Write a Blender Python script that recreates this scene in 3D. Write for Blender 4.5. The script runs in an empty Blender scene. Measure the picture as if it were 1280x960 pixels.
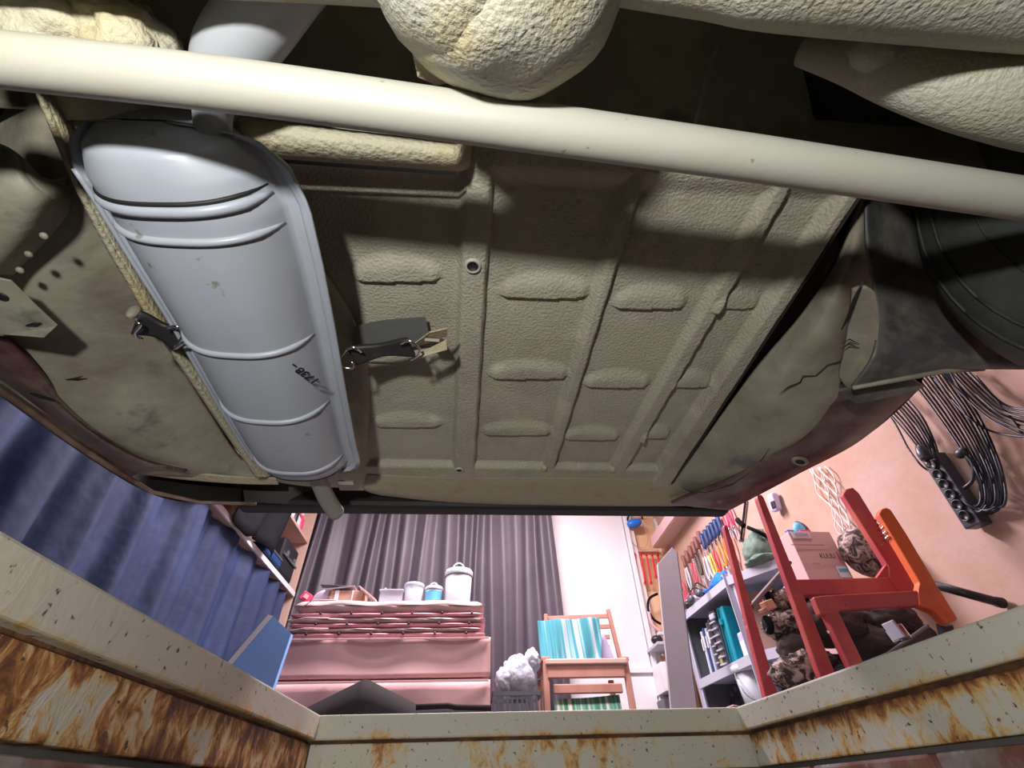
import bpy, bmesh, math, random
import numpy as np
from mathutils import Vector, Matrix, Euler
random.seed(7); R_ = random.Random(11)
PI = math.pi
scn = bpy.context.scene; COL = scn.collection

# ------------------------------------------------------------------ camera
FPX = 570.0; CZ = -0.13
def _n(v): v = np.array(v, float); return v / np.linalg.norm(v)
CY = _n([-51, -523, -FPX]); CZv = _n([-20, 622, -FPX]); CZv = _n(CZv - CY * CZv.dot(CY)); CX = np.cross(CY, CZv)
ROT = np.array([CX, CY, CZv])                      # world = ROT @ camera
cam = bpy.data.cameras.new('camera'); camo = bpy.data.objects.new('camera', cam); COL.objects.link(camo)
cam.sensor_width = 36; cam.lens = 36 * FPX / 1280; cam.clip_start = 0.005
camo.matrix_world = Matrix.Translation((0, 0, CZ)) @ Matrix([[*map(float, r)] for r in ROT]).to_4x4()
scn.camera = camo

# ------------------------------------------------------------------ world, lights, exposure
w = bpy.data.worlds.new('world'); scn.world = w; w.use_nodes = True
w.node_tree.nodes['Background'].inputs[0].default_value = (0.8, 0.85, 1, 1)
w.node_tree.nodes['Background'].inputs[1].default_value = 0.01
scn.view_settings.view_transform = 'Standard'; scn.view_settings.look = 'None'
scn.view_settings.gamma = 1; scn.view_settings.exposure = 0.0
def lamp(kind, name, loc, power, color, size=0.1, target=None, size_y=None, spot=None):
    l = bpy.data.lights.new(name, kind); l.energy = power; l.color = color
    if kind == 'AREA':
        l.shape = 'RECTANGLE'; l.size = size; l.size_y = size_y or size
    else: l.shadow_soft_size = size
    o = bpy.data.objects.new(name, l); COL.objects.link(o); o.location = loc
    if spot: l.spot_size = spot; l.spot_blend = 0.6
    if target: o.rotation_euler = (Vector(target) - Vector(loc)).to_track_quat('-Z', 'Y').to_euler()
    return o
lamp('SPOT', 'work_lamp', (-0.165, -0.25, -0.10), 22, (1.0, 0.985, 0.94), 0.02, (0.05, 0.45, 0.40), None, 2.15)
lamp('AREA', 'ceiling_tube', (0.1, 2.45, 2.22), 135, (1.0, 0.86, 0.93), 1.4, (0.1, 2.45, 0), 0.25)
lamp('AREA', 'ceiling_tube', (1.2, 1.3, 2.22), 19, (1.0, 0.87, 0.90), 0.2, (1.3, 1.3, 0), 1.2)
lamp('AREA', 'ceiling_tube', (-1.15, 1.4, 2.22), 9, (0.88, 0.93, 1.0), 0.2, (-1.2, 1.4, 0), 1.2)

# ------------------------------------------------------------------ placement helpers: a sight line met with a real plane
def _ray(px, py): return ROT @ np.array([px - 640, -(py - 480), -FPX])
def pz(px, py, z): r = _ray(px, py); r = r * (z - CZ) / r[2]; return Vector((r[0], r[1], r[2] + CZ))
def qy(px, py, y): r = _ray(px, py); r = r * y / r[1]; return Vector((r[0], r[1], r[2] + CZ))
def qx(px, py, x): r = _ray(px, py); r = r * x / r[0]; return Vector((r[0], r[1], r[2] + CZ))

# ------------------------------------------------------------------ materials
MATS = {}
def mat(name, color, rough=0.6, metal=0.0, bump=None, mix=None, wear=None, stretch=None, alpha=None, trans=0, emit=None, coat=0, spec=None):
    """bump=(scale,strength,detail) mix=(colour2,scale,lo,hi) wear=(colour,scale,lo,hi) second layer"""
    if name in MATS: return MATS[name]
    m = bpy.data.materials.new(name); m.use_nodes = True; nt = m.node_tree; N = nt.nodes; L = nt.links
    b = N['Principled BSDF']; b.inputs['Roughness'].default_value = rough; b.inputs['Metallic'].default_value = metal
    c4 = (*color, 1); b.inputs['Base Color'].default_value = c4
    if coat: b.inputs['Coat Weight'].default_value = coat
    if spec is not None: b.inputs['Specular IOR Level'].default_value = spec
    if trans: b.inputs['Transmission Weight'].default_value = trans
    if alpha: b.inputs['Alpha'].default_value = alpha
    if emit: b.inputs['Emission Color'].default_value = (*emit[0], 1); b.inputs['Emission Strength'].default_value = emit[1]
    tc = N.new('ShaderNodeTexCoord'); mp = N.new('ShaderNodeMapping'); L.new(tc.outputs['Object'], mp.inputs[0])
    if stretch: mp.inputs['Scale'].default_value = stretch
    cur = None
    for k, lay in enumerate([mix, wear]):
        if not lay: continue
        c2, sc, lo, hi = lay
        nz = N.new('ShaderNodeTexNoise'); nz.inputs['Scale'].default_value = sc; nz.inputs['Detail'].default_value = 6
        nz.inputs['Roughness'].default_value = 0.6
        off = N.new('ShaderNodeVectorMath'); off.operation = 'ADD'; off.inputs[1].default_value = (3.1 * k, 7.7 * k, 1.3 * k)
        L.new(mp.outputs[0], off.inputs[0]); L.new(off.outputs[0], nz.inputs['Vector'])
        rp = N.new('ShaderNodeMapRange'); rp.inputs[1].default_value = lo; rp.inputs[2].default_value = hi
        L.new(nz.outputs['Fac'], rp.inputs[0])
        mx = N.new('ShaderNodeMix'); mx.data_type = 'RGBA'; mx.inputs[6].default_value = c4; mx.inputs[7].default_value = (*c2, 1)
        if cur: L.new(cur, mx.inputs[6])
        L.new(rp.outputs[0], mx.inputs[0]); cur = mx.outputs[2]
    if cur: L.new(cur, b.inputs['Base Color'])
    if bump:
        nz = N.new('ShaderNodeTexNoise'); nz.inputs['Scale'].default_value = bump[0]
        nz.inputs['Detail'].default_value = bump[2] if len(bump) > 2 else 3
        L.new(mp.outputs[0], nz.inputs['Vector'])
        bp = N.new('ShaderNodeBump'); bp.inputs['Strength'].default_value = bump[1]; bp.inputs['Distance'].default_value = bump[3] if len(bump) > 3 else 0.004
        L.new(nz.outputs['Fac'], bp.inputs['Height']); L.new(bp.outputs[0], b.inputs['Normal'])
    MATS[name] = m; return m
def rusty(name, cream, amount, near_top, near_bot, z0, z1, gain=1.0, bmp=0.5):
    """cream painted steel with rust that bleeds from its upper (and lower) edge in vertical runs"""
    m = bpy.data.materials.new(name); m.use_nodes = True; nt = m.node_tree; N = nt.nodes; L = nt.links
    b = N['Principled BSDF']; b.inputs['Roughness'].default_value = 0.55
    tc = N.new('ShaderNodeTexCoord'); mp = N.new('ShaderNodeMapping'); L.new(tc.outputs['Object'], mp.inputs[0]); mp.inputs['Scale'].default_value = (1, 1, 0.62)
    n1 = N.new('ShaderNodeTexNoise'); n1.inputs['Scale'].default_value = 42; n1.inputs['Detail'].default_value = 9; n1.inputs['Roughness'].default_value = 0.68
    n1.inputs['Distortion'].default_value = 0.6
    n2 = N.new('ShaderNodeTexNoise'); n2.inputs['Scale'].default_value = 9; n2.inputs['Detail'].default_value = 4
    n3 = N.new('ShaderNodeTexNoise'); n3.inputs['Scale'].default_value = 120; n3.inputs['Detail'].default_value = 6
    for n in (n1, n2): L.new(mp.outputs[0], n.inputs['Vector'])
    L.new(tc.outputs['Object'], n3.inputs['Vector'])
    sx = N.new('ShaderNodeSeparateXYZ'); L.new(tc.outputs['Object'], sx.inputs[0])
    mr = N.new('ShaderNodeMapRange'); mr.inputs[1].default_value = z0; mr.inputs[2].default_value = z1; L.new(sx.outputs[2], mr.inputs[0])
    def mth(op, a, bb):
        q = N.new('ShaderNodeMath'); q.operation = op
        for i, v in enumerate((a, bb)):
            if isinstance(v, (int, float)): q.inputs[i].default_value = v
            else: L.new(v, q.inputs[i])
        return q.outputs[0]
    top = mth('MULTIPLY', mth('POWER', mr.outputs[0], 2.2), near_top)
    bot = mth('MULTIPLY', mth('POWER', mth('SUBTRACT', 1.0, mr.outputs[0]), 3), near_bot)
    s = mth('ADD', mth('ADD', mth('MULTIPLY', mth('SUBTRACT', n1.outputs['Fac'], .5), gain), mth('ADD', mth('MULTIPLY', mth('SUBTRACT', n2.outputs['Fac'], .5), gain * .7), .725)), mth('ADD', top, bot))
    s = mth('ADD', s, amount - 1.0)
    cr = N.new('ShaderNodeValToRGB'); e = cr.color_ramp.elements
    e[0].position = 0.0; e[0].color = (*cream, 1); e[1].position = 1.0; e[1].color = (0.05, 0.02, 0.012, 1)
    for p, c in ((0.22, cream), (0.36, (0.66, 0.45, 0.19)), (0.50, (0.42, 0.19, 0.055)), (0.68, (0.15, 0.06, 0.025))):
        k = e.new(p); k.color = (*c, 1)
    L.new(s, cr.inputs[0])
    # small dark chips
    r3 = N.new('ShaderNodeMapRange'); r3.inputs[1].default_value = 0.64; r3.inputs[2].default_value = 0.70; L.new(n3.outputs['Fac'], r3.inputs[0])
    mx = N.new('ShaderNodeMix'); mx.data_type = 'RGBA'; mx.inputs[7].default_value = (0.09, 0.05, 0.035, 1)
    L.new(cr.outputs[0], mx.inputs[6]); L.new(r3.outputs[0], mx.inputs[0]); L.new(mx.outputs[2], b.inputs['Base Color'])
    bp = N.new('ShaderNodeBump'); bp.inputs['Strength'].default_value = bmp; bp.inputs['Distance'].default_value = 0.003
    L.new(n1.outputs['Fac'], bp.inputs['Height']); L.new(bp.outputs[0], b.inputs['Normal'])
    return m

TAN = (0.42, 0.395, 0.305)
M = dict(
 under=mat('underseal', TAN, 0.62, bump=(240, 0.7, 3, 0.004), mix=((0.33, 0.30, 0.235), 9, 0.45, 0.7), wear=((0.50, 0.475, 0.38), 22, 0.55, 0.8)),
 under2=mat('underseal_smooth', (0.34, 0.33, 0.25), 0.55, bump=(40, 0.35, 6, 0.006), mix=((0.20, 0.165, 0.125), 7, 0.42, 0.7), wear=((0.13, 0.13, 0.12), 13, 0.6, 0.72)),
 under3=mat('underseal_pale', (0.47, 0.44, 0.32), 0.62, bump=(150, 0.8, 5, 0.005), mix=((0.52, 0.42, 0.22), 8, 0.5, 0.75)),
 rim=mat('underseal_rusty', (0.33, 0.30, 0.21), 0.6, bump=(60, 0.5, 5, 0.006), mix=((0.36, 0.22, 0.09), 30, 0.55, 0.75)),
 rod=mat('beige_rod_paint', (0.46, 0.455, 0.39), 0.5, bump=(30, 0.15, 3), mix=((0.47, 0.44, 0.35), 12, 0.5, 0.75), wear=((0.28, 0.24, 0.17), 60, 0.665, 0.70)),
 axle=mat('axle_underseal', (0.47, 0.455, 0.37), 0.5, bump=(260, 0.6, 5, 0.004), mix=((0.50, 0.44, 0.27), 18, 0.5, 0.7), wear=((0.62, 0.61, 0.54), 40, 0.6, 0.8)),
 muff=mat('grey_muffler_paint', (0.40, 0.435, 0.495), 0.38, bump=(9, 0.15, 2), mix=((0.36, 0.385, 0.43), 7, 0.45, 0.7), wear=((0.24, 0.24, 0.23), 26, 0.665, 0.70)),
 pipe=mat('grey_pipe', (0.40, 0.42, 0.45), 0.4, bump=(30, 0.1, 2), wear=((0.25, 0.24, 0.22), 40, 0.68, 0.75)),
 tail=mat('tail_pipe', (0.30, 0.29, 0.27), 0.5, bump=(30, 0.1, 2), wear=((0.16, 0.15, 0.13), 60, 0.68, 0.75)),
 rubber=mat('black_rubber', (0.022, 0.022, 0.022), 0.55, bump=(60, 0.2, 3), mix=((0.05, 0.05, 0.048), 15, 0.5, 0.8)),
 tyre=mat('tyre_rubber', (0.035, 0.038, 0.035), 0.65, bump=(50, 0.25, 4), mix=((0.06, 0.065, 0.058), 12, 0.45, 0.75)),
 liner=mat('wheel_arch_coating', (0.10, 0.10, 0.098), 0.5, bump=(25, 0.3, 5, 0.006), mix=((0.055, 0.055, 0.06), 8, 0.4, 0.65), wear=((0.24, 0.225, 0.18), 7, 0.5, 0.66)),
 patch=mat('grey_bare_patch', (0.13, 0.135, 0.13), 0.5, bump=(60, 0.3, 3)),
 steel=mat('bright_steel', (0.75, 0.75, 0.73), 0.22, 1.0),
 maroon=mat('maroon_paint', (0.075, 0.020, 0.026), 0.4, coat=0.2, bump=(14, 0.15, 3), mix=((0.19, 0.155, 0.115), 9, 0.42, 0.66)),
 maroonc=mat('maroon_paint_clean', (0.09, 0.012, 0.02), 0.3, coat=0.4),
 brownlip=mat('brown_lip', (0.24, 0.16, 0.12), 0.5, bump=(40, 0.4, 4), mix=((0.10, 0.04, 0.035), 16, 0.45, 0.65)),
 dark=mat('dark_metal', (0.012, 0.011, 0.010), 0.6),
 glass=mat('car_glass', (0.02, 0.025, 0.03), 0.08),
 silver=mat('silver_plate', (0.6, 0.6, 0.58), 0.35, 0.8),
 concrete=mat('concrete', (0.13, 0.12, 0.115), 0.85, bump=(30, 0.3, 4), mix=((0.09, 0.085, 0.08), 5, 0.4, 0.7)),
 brick=mat('red_brick', (0.20, 0.085, 0.06), 0.8, bump=(40, 0.4, 4), mix=((0.30, 0.27, 0.25), 14, 0.42, 0.62), wear=((0.55, 0.53, 0.48), 20, 0.64, 0.72)),
 mortar=mat('mortar', (0.035, 0.032, 0.03), 0.9, bump=(60, 0.4, 4)),
 plaster=mat('pink_plaster_wall', (0.50, 0.30, 0.215), 0.85, bump=(14, 0.25, 5, 0.01), mix=((0.56, 0.38, 0.33), 2.2, 0.4, 0.65)),
 board=mat('wall_board', (0.75, 0.45, 0.25), 0.8, bump=(20, 0.1, 4), mix=((0.80, 0.55, 0.36), 3, 0.4, 0.7)),
 ceil=mat('ceiling_paint', (0.6, 0.58, 0.56), 0.9),
 white=mat('white_paint', (0.86, 0.84, 0.86), 0.5, mix=((0.80, 0.78, 0.80), 2, 0.4, 0.7)),
 blue_cloth=mat('blue_cloth', (0.012, 0.025, 0.078), 0.75, bump=(7, 0.35, 3, 0.03), mix=((0.025, 0.048, 0.13), 3, 0.45, 0.7)),
 grey_cloth=mat('grey_satin_cloth', (0.088, 0.075, 0.094), 0.5, bump=(5, 0.2, 2, 0.02), mix=((0.115, 0.10, 0.12), 1.5, 0.4, 0.7)),
 black_cloth=mat('black_cloth', (0.010, 0.010, 0.013), 0.8, spec=0.1, bump=(6, 0.3, 2, 0.02)),
 card=mat('pink_beige_card', (0.70, 0.44, 0.43), 0.7, bump=(5, 0.25, 3, 0.01), mix=((0.66, 0.40, 0.40), 2.5, 0.4, 0.7)),
 paper=mat('packing_paper', (0.70, 0.50, 0.48), 0.7, bump=(9, 0.5, 3, 0.012), mix=((0.6, 0.4, 0.38), 4, 0.4, 0.7)),
 pinkstrip=mat('pink_sheet_edge', (0.80, 0.36, 0.42), 0.6),
 blueboard=mat('blue_foam', (0.24, 0.45, 0.85), 0.7), offwhite=mat('off_white', (0.78, 0.76, 0.74), 0.6),
 darkmat=mat('dark_rubber_mat', (0.035, 0.030, 0.030), 0.8, spec=0.15, bump=(12, 0.3, 3)),
 wood=mat('pinkish_wood', (0.52, 0.26, 0.20), 0.55, bump=(40, 0.15, 3), stretch=(1, 1, 0.2), mix=((0.44, 0.21, 0.16), 12, 0.4, 0.7)),
 shelfwood=mat('pale_wood', (0.60, 0.42, 0.34), 0.6), redwood=mat('red_painted_wood', (0.46, 0.065, 0.080), 0.42, bump=(20, 0.2, 3), mix=((0.56, 0.12, 0.09), 5, 0.5, 0.68), wear=((0.70, 0.34, 0.28), 26, 0.70, 0.76)),
 orangewood=mat('orange_red_wood', (0.72, 0.13, 0.03), 0.42, bump=(20, 0.2, 3), mix=((0.5, 0.06, 0.04), 6, 0.5, 0.68)),
 greymetal=mat('grey_painted_metal', (0.50, 0.50, 0.60), 0.45), greyboard=mat('grey_laminate', (0.36, 0.33, 0.36), 0.6, mix=((0.42, 0.39, 0.44), 2, 0.4, 0.7)),
 clear=mat('clear_plastic', (0.55, 0.58, 0.66), 0.25, alpha=0.72), whitepl=mat('white_plastic', (0.60, 0.64, 0.70), 0.4),
 bluepl=mat('blue_plastic', (0.02, 0.20, 0.75), 0.35), ltblue=mat('light_blue_label', (0.12, 0.48, 0.75), 0.5), redpl=mat('red_plastic', (0.70, 0.03, 0.04), 0.4),
 pinkpl=mat('pink_red_plastic', (0.75, 0.06, 0.16), 0.45), blackpl=mat('black_plastic', (0.02, 0.02, 0.024), 0.4), teal=mat('turquoise_plastic', (0.01, 0.38, 0.50), 0.4),
 darkgrey=mat('dark_grey_plastic', (0.09, 0.095, 0.11), 0.4), navy=mat('navy_plastic', (0.02, 0.06, 0.2), 0.4), orange=mat('orange_plastic', (0.85, 0.28, 0.03), 0.4),
 yellow=mat('yellow_plastic', (0.85, 0.6, 0.05), 0.4), greencloth=mat('grey_green_canvas', (0.14, 0.21, 0.165), 0.8, bump=(18, 0.5, 4, 0.01)),
 lilac=mat('lilac_plastic', (0.52, 0.48, 0.72), 0.5), greycloth=mat('grey_cushion', (0.38, 0.34, 0.40), 0.8, bump=(10, 0.2, 3)),
 cable=mat('black_cable', (0.025, 0.027, 0.04), 0.35), strip=mat('dark_socket_strip', (0.045, 0.05, 0.07), 0.4), chrome=mat('chrome', (0.8, 0.8, 0.85), 0.1, 1.0),
 plug=mat('dark_plug', (0.04, 0.045, 0.06), 0.35), ink=mat('black_ink', (0.01, 0.01, 0.012), 0.5), netw=mat('white_cord', (0.82, 0.8, 0.8), 0.7), bagpl=mat('white_bag', (0.48, 0.52, 0.60), 0.4, bump=(16, 0.7, 4, 0.02)),
)
def camo_mat():
    m = bpy.data.materials.new('mottled_camouflage_fabric'); m.use_nodes = True; N = m.node_tree.nodes; L = m.node_tree.links
    b = N['Principled BSDF']; b.inputs['Roughness'].default_value = 0.85
    tc = N.new('ShaderNodeTexCoord'); n = N.new('ShaderNodeTexNoise'); n.inputs['Scale'].default_value = 34; n.inputs['Detail'].default_value = 2
    n.inputs['Distortion'].default_value = 1.2; L.new(tc.outputs['Object'], n.inputs['Vector'])
    cr = N.new('ShaderNodeValToRGB'); cr.color_ramp.interpolation = 'CONSTANT'; e = cr.color_ramp.elements
    e[0].color = (0.05, 0.035, 0.035, 1); e[1].position = 0.46; e[1].color = (0.26, 0.18, 0.155, 1)
    k = e.new(0.57); k.color = (0.46, 0.36, 0.33, 1); L.new(n.outputs['Fac'], cr.inputs[0]); L.new(cr.outputs[0], b.inputs['Base Color'])
    bp = N.new('ShaderNodeBump'); bp.inputs['Strength'].default_value = 0.6; bp.inputs['Distance'].default_value = 0.01; L.new(n.outputs['Fac'], bp.inputs['Height']); L.new(bp.outputs[0], b.inputs['Normal'])
    return m
M['camo'] = camo_mat()
def stripe_mat(name, cols, axis, freq):
    m = bpy.data.materials.new(name); m.use_nodes = True; N = m.node_tree.nodes; L = m.node_tree.links
    b = N['Principled BSDF']; b.inputs['Roughness'].default_value = 0.9
    tc = N.new('ShaderNodeTexCoord'); mp = N.new('ShaderNodeMapping'); L.new(tc.outputs['Object'], mp.inputs[0])
    s = [0.02, 0.02, 0.02]; s[axis] = 1; mp.inputs['Scale'].default_value = s
    n = N.new('ShaderNodeTexNoise'); n.inputs['Scale'].default_value = freq; n.inputs['Detail'].default_value = 1; L.new(mp.outputs[0], n.inputs['Vector'])
    cr = N.new('ShaderNodeValToRGB'); e = cr.color_ramp.elements; e[0].position = 0.36; e[0].color = (*cols[0], 1); e[1].position = 0.64; e[1].color = (*cols[-1], 1)
    k = e.new(0.5); k.color = (*cols[1], 1); L.new(n.outputs['Fac'], cr.inputs[0]); L.new(cr.outputs[0], b.inputs['Base Color'])
    return m
M['towel'] = stripe_mat('striped_towel', [(0.035, 0.20, 0.24), (0.06, 0.28, 0.33), (0.36, 0.44, 0.47)], 0, 38)
M['seatstripe'] = stripe_mat('green_striped_canvas', [(0.05, 0.20, 0.14), (0.15, 0.33, 0.24), (0.6, 0.58, 0.45)], 0, 45)

# ------------------------------------------------------------------ mesh builders
WORLD_ROOTS = {}
def link(o, parent):
    COL.objects.link(o)
    if parent is not None:
        o.parent = parent
        if parent.name in WORLD_ROOTS: o.matrix_parent_inverse = Matrix.Translation(-Vector(parent.location))
    return o
def mesh_obj(name, verts, faces, m, parent=None, smooth=True):
    me = bpy.data.meshes.new(name); me.from_pydata([tuple(v) for v in verts], [], faces); me.materials.append(m); me.update()
    if smooth: me.polygons.foreach_set('use_smooth', [True] * len(me.polygons))
    o = bpy.data.objects.new(name, me); return link(o, parent)
def bm_obj(name, bm, m, parent=None, smooth=False):
    me = bpy.data.meshes.new(name); bmesh.ops.recalc_face_normals(bm, faces=bm.faces); bm.to_mesh(me); bm.free(); me.materials.append(m)
    if smooth: me.polygons.foreach_set('use_smooth', [True] * len(me.polygons))
    return link(bpy.data.objects.new(name, me), parent)
def thing(name, label, cat, loc=(0, 0, 0), rot=(0, 0, 0), group=None, world=False):
    o = bpy.data.objects.new(name, None); COL.objects.link(o); o.location = loc; o.rotation_euler = rot; o.empty_display_size = 0.05
    o['label'] = label; o['category'] = cat
    if group: o['group'] = group
    if world: WORLD_ROOTS[o.name] = 1
    return o
def tag(o, label, cat, group=None):
    o['label'] = label; o['category'] = cat
    if group: o['group'] = group
    return o
def S(o): o['kind'] = 'structure'; return o
def rot_of(rot): return Euler(rot).to_matrix().to_4x4()
def add_box(bm, c, s, rot=None, bev=0.0):
    mtx = Matrix.Translation(c) @ (rot if isinstance(rot, Matrix) else rot_of(rot) if rot else Matrix()) @ Matrix.Diagonal((s[0], s[1], s[2], 1))
    r = bmesh.ops.create_cube(bm, size=1, matrix=mtx)
    if bev:
        es = {e for v in r['verts'] for e in v.link_edges}
        bmesh.ops.bevel(bm, geom=list(es), offset=bev, segments=2, affect='EDGES', profile=0.5)
def box(name, c, s, m, parent=None, rot=None, bev=0.0, smooth=False):
    bm = bmesh.new(); add_box(bm, c, s, rot, bev); return bm_obj(name, bm, m, parent, smooth)
def boxes(name, lst, m, parent=None):
    bm = bmesh.new()
    for a in lst: add_box(bm, *a)
    return bm_obj(name, bm, m, parent)
def beam_m(a, b, up=Vector((0, 0, 1))):
    a = Vector(a); b = Vector(b); d = (b - a); L = d.length; d.normalize()
    x = up.cross(d)
    if x.length < 1e-4: x = Vector((1, 0, 0))
    x.normalize(); y = d.cross(x)
    return Matrix((x, y, d)).transposed().to_4x4(), (a + b) / 2, L
def beam(name, a, b, wdt, thk, m, parent=None, up=Vector((0, 0, 1)), bev=0.0):
    r, c, L = beam_m(a, b, up); return box(name, c, (wdt, thk, L), m, parent, r, bev)
def tube_geo(pts, rad, n=10, closed_ends=True):
    pts = [Vector(p) for p in pts]; V = []; F = []
    rad = rad if isinstance(rad, (list, tuple)) else [rad] * len(pts)
    t0 = (pts[1] - pts[0]).normalized(); ref = Vector((0, 0, 1)) if abs(t0.z) < 0.9 else Vector((1, 0, 0))
    nrm = t0.cross(ref).normalized()
    for i, p in enumerate(pts):
        t = (pts[min(i + 1, len(pts) - 1)] - pts[max(i - 1, 0)]).normalized()
        nrm = (nrm - t * nrm.dot(t)).normalized(); bn = t.cross(nrm)
        for k in range(n):
            a = 2 * PI * k / n; V.append(p + (nrm * math.cos(a) + bn * math.sin(a)) * rad[i])
    for i in range(len(pts) - 1):
        for k in range(n):
            a = i * n + k; b = i * n + (k + 1) % n; F.append((a, b, b + n, a + n))
    if closed_ends: F.append(tuple(range(n - 1, -1, -1))); F.append(tuple((len(pts) - 1) * n + k for k in range(n)))
    return V, F
def tube(name, pts, rad, m, parent=None, n=12, smooth_pts=0):
    if smooth_pts: pts, rad = spline(pts, rad, smooth_pts)
    V, F = tube_geo(pts, rad, n); o = mesh_obj(name, V, F, m, parent)
    return o
def cr(p0, p1, p2, p3, t): return 0.5 * ((2 * p1) + (-p0 + p2) * t + (2 * p0 - 5 * p1 + 4 * p2 - p3) * t * t + (-p0 + 3 * p1 - 3 * p2 + p3) * t ** 3)
def spline(pts, rad, k):
    pts = [Vector(p) for p in pts]; rad = rad if isinstance(rad, (list, tuple)) else [rad] * len(pts)
    P = []; Q = []; n = len(pts)
    for i in range(n - 1):
        a, b, c, d = [min(max(j, 0), n - 1) for j in (i - 1, i, i + 1, i + 2)]
        for s in range(k):
            t = s / k; P.append(cr(pts[a], pts[b], pts[c], pts[d], t)); Q.append(cr(rad[a], rad[b], rad[c], rad[d], t))
    P.append(pts[-1]); Q.append(rad[-1]); return P, Q
def multi_tube(name, lst, m, parent=None, n=8):
    V = []; F = []
    for pts, r in lst:
        v, f = tube_geo(pts, r, n); o = len(V); V += v; F += [tuple(i + o for i in q) for q in f]
    return mesh_obj(name, V, F, m, parent)
def sheet(name, fn, nu, nv, m, parent=None, thick=None, tdir=(0, 0, 1), smooth=True):
    """fn(u,v)->point; optional thickness along tdir makes a closed slab"""
    V = [Vector(fn(i / nu, j / nv)) for j in range(nv + 1) for i in range(nu + 1)]; W = nu + 1
    F = [(j * W + i, j * W + i + 1, (j + 1) * W + i + 1, (j + 1) * W + i) for j in range(nv) for i in range(nu)]
    if thick:
        o = len(V); td = Vector(tdir) * thick; V += [v + td for v in V]
        F += [tuple(o + k for k in reversed(f)) for f in F]
        for i in range(nu):
            a, b = i, i + 1; F.append((b, a, a + o, b + o)); a, b = nv * W + i, nv * W + i + 1; F.append((a, b, b + o, a + o))
        for j in range(nv):
            a, b = j * W, (j + 1) * W; F.append((a, b, b + o, a + o)); a, b = j * W + nu, (j + 1) * W + nu; F.append((b, a, a + o, b + o))
    return mesh_obj(name, V, F, m, parent, smooth)
def grid_fn(rows):
    G = [[Vector(p) for p in r] for r in rows]; nr = len(G)
    def rowp(r, u):
        n = len(r) - 1; x = min(max(u, 0), 1) * n; i = min(int(x), n - 1); t = x - i
        return cr(r[max(i - 1, 0)], r[i], r[i + 1], r[min(i + 2, n)], t)
    def fn(u, v):
        x = min(max(v, 0), 1) * (nr - 1); i = min(int(x), nr - 2); t = x - i
        return cr(rowp(G[max(i - 1, 0)], u), rowp(G[i], u), rowp(G[i + 1], u), rowp(G[min(i + 2, nr - 1)], u), t)
    return fn
def prism(name, outline, ext, m, parent=None, bev=0.0):
    bm = bmesh.new(); vs = [bm.verts.new(p) for p in outline]; f = bm.faces.new(vs)
    r = bmesh.ops.extrude_face_region(bm, geom=[f]); bmesh.ops.translate(bm, vec=ext, verts=[g for g in r['geom'] if isinstance(g, bmesh.types.BMVert)])
    if bev: bmesh.ops.bevel(bm, geom=list(bm.edges), offset=bev, segments=2, affect='EDGES', profile=0.5)
    return bm_obj(name, bm, m, parent)
def lathe(name, prof, m, parent=None, loc=(0, 0, 0), rot=None, n=24, squash=(1, 1), smooth=True):
    V = []; F = []; k = len(prof)
    for i in range(n):
        a = 2 * PI * i / n
        for r, z in prof: V.append(Vector((r * math.cos(a) * squash[0], r * math.sin(a) * squash[1], z)))
    for i in range(n):
        for j in range(k - 1):
            a = i * k + j; b = ((i + 1) % n) * k + j; F.append((a, b, b + 1, a + 1))
    mtx = Matrix.Translation(loc) @ (rot if isinstance(rot, Matrix) else rot_of(rot) if rot else Matrix())
    return mesh_obj(name, [mtx @ v for v in V], F, m, parent, smooth)
def blob(name, c, r, m, parent=None, rot=None, amp=0.0, seed=0, fr=8, seg=28):
    from mathutils import noise
    bm = bmesh.new(); bmesh.ops.create_uvsphere(bm, u_segments=seg, v_segments=seg // 2 + 2, radius=1)
    R = rot_of(rot) if rot else Matrix()
    for v in bm.verts:
        d = v.co.normalized(); k = 1 + amp * noise.noise(Vector(d) * fr * 0.3 + Vector((seed, seed * 2.3, 0)))
        v.co = Matrix.Translation(c) @ R @ Vector((d.x * r[0] * k, d.y * r[1] * k, d.z * r[2] * k))
    return bm_obj(name, bm, m, parent, True)
def text(name, body, size, m, parent, mtx, depth=0.0005, bold=0.0):
    cu = bpy.data.curves.new(name, 'FONT'); cu.body = body; cu.size = size; cu.extrude = depth; cu.align_x = 'CENTER'; cu.align_y = 'CENTER'; cu.offset = bold
    o = bpy.data.objects.new(name + '_src', cu); COL.objects.link(o)
    dg = bpy.context.evaluated_depsgraph_get(); me = bpy.data.meshes.new_from_object(o.evaluated_get(dg)); bpy.data.objects.remove(o)
    me.transform(mtx); me.materials.clear(); me.materials.append(m); me.name = name
    return link(bpy.data.objects.new(name, me), parent)
def frame_mtx(o, x, y):
    x = Vector(x).normalized(); y = Vector(y); y = (y - x * y.dot(x)).normalized(); z = x.cross(y)
    m = Matrix((x, y, z)).transposed().to_4x4(); m.translation = Vector(o); return m
def lerp(a, b, t): return a + (b - a) * t
def poly(tab, v):
    for i in range(len(tab) - 1):
        if v <= tab[i + 1][0]:
            t = (v - tab[i][0]) / (tab[i + 1][0] - tab[i][0]); return tab[i][1] + (tab[i + 1][1] - tab[i][1]) * t
    return tab[-1][1]
def smooth01(x): x = min(max(x, 0), 1); return x * x * (3 - 2 * x)

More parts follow.
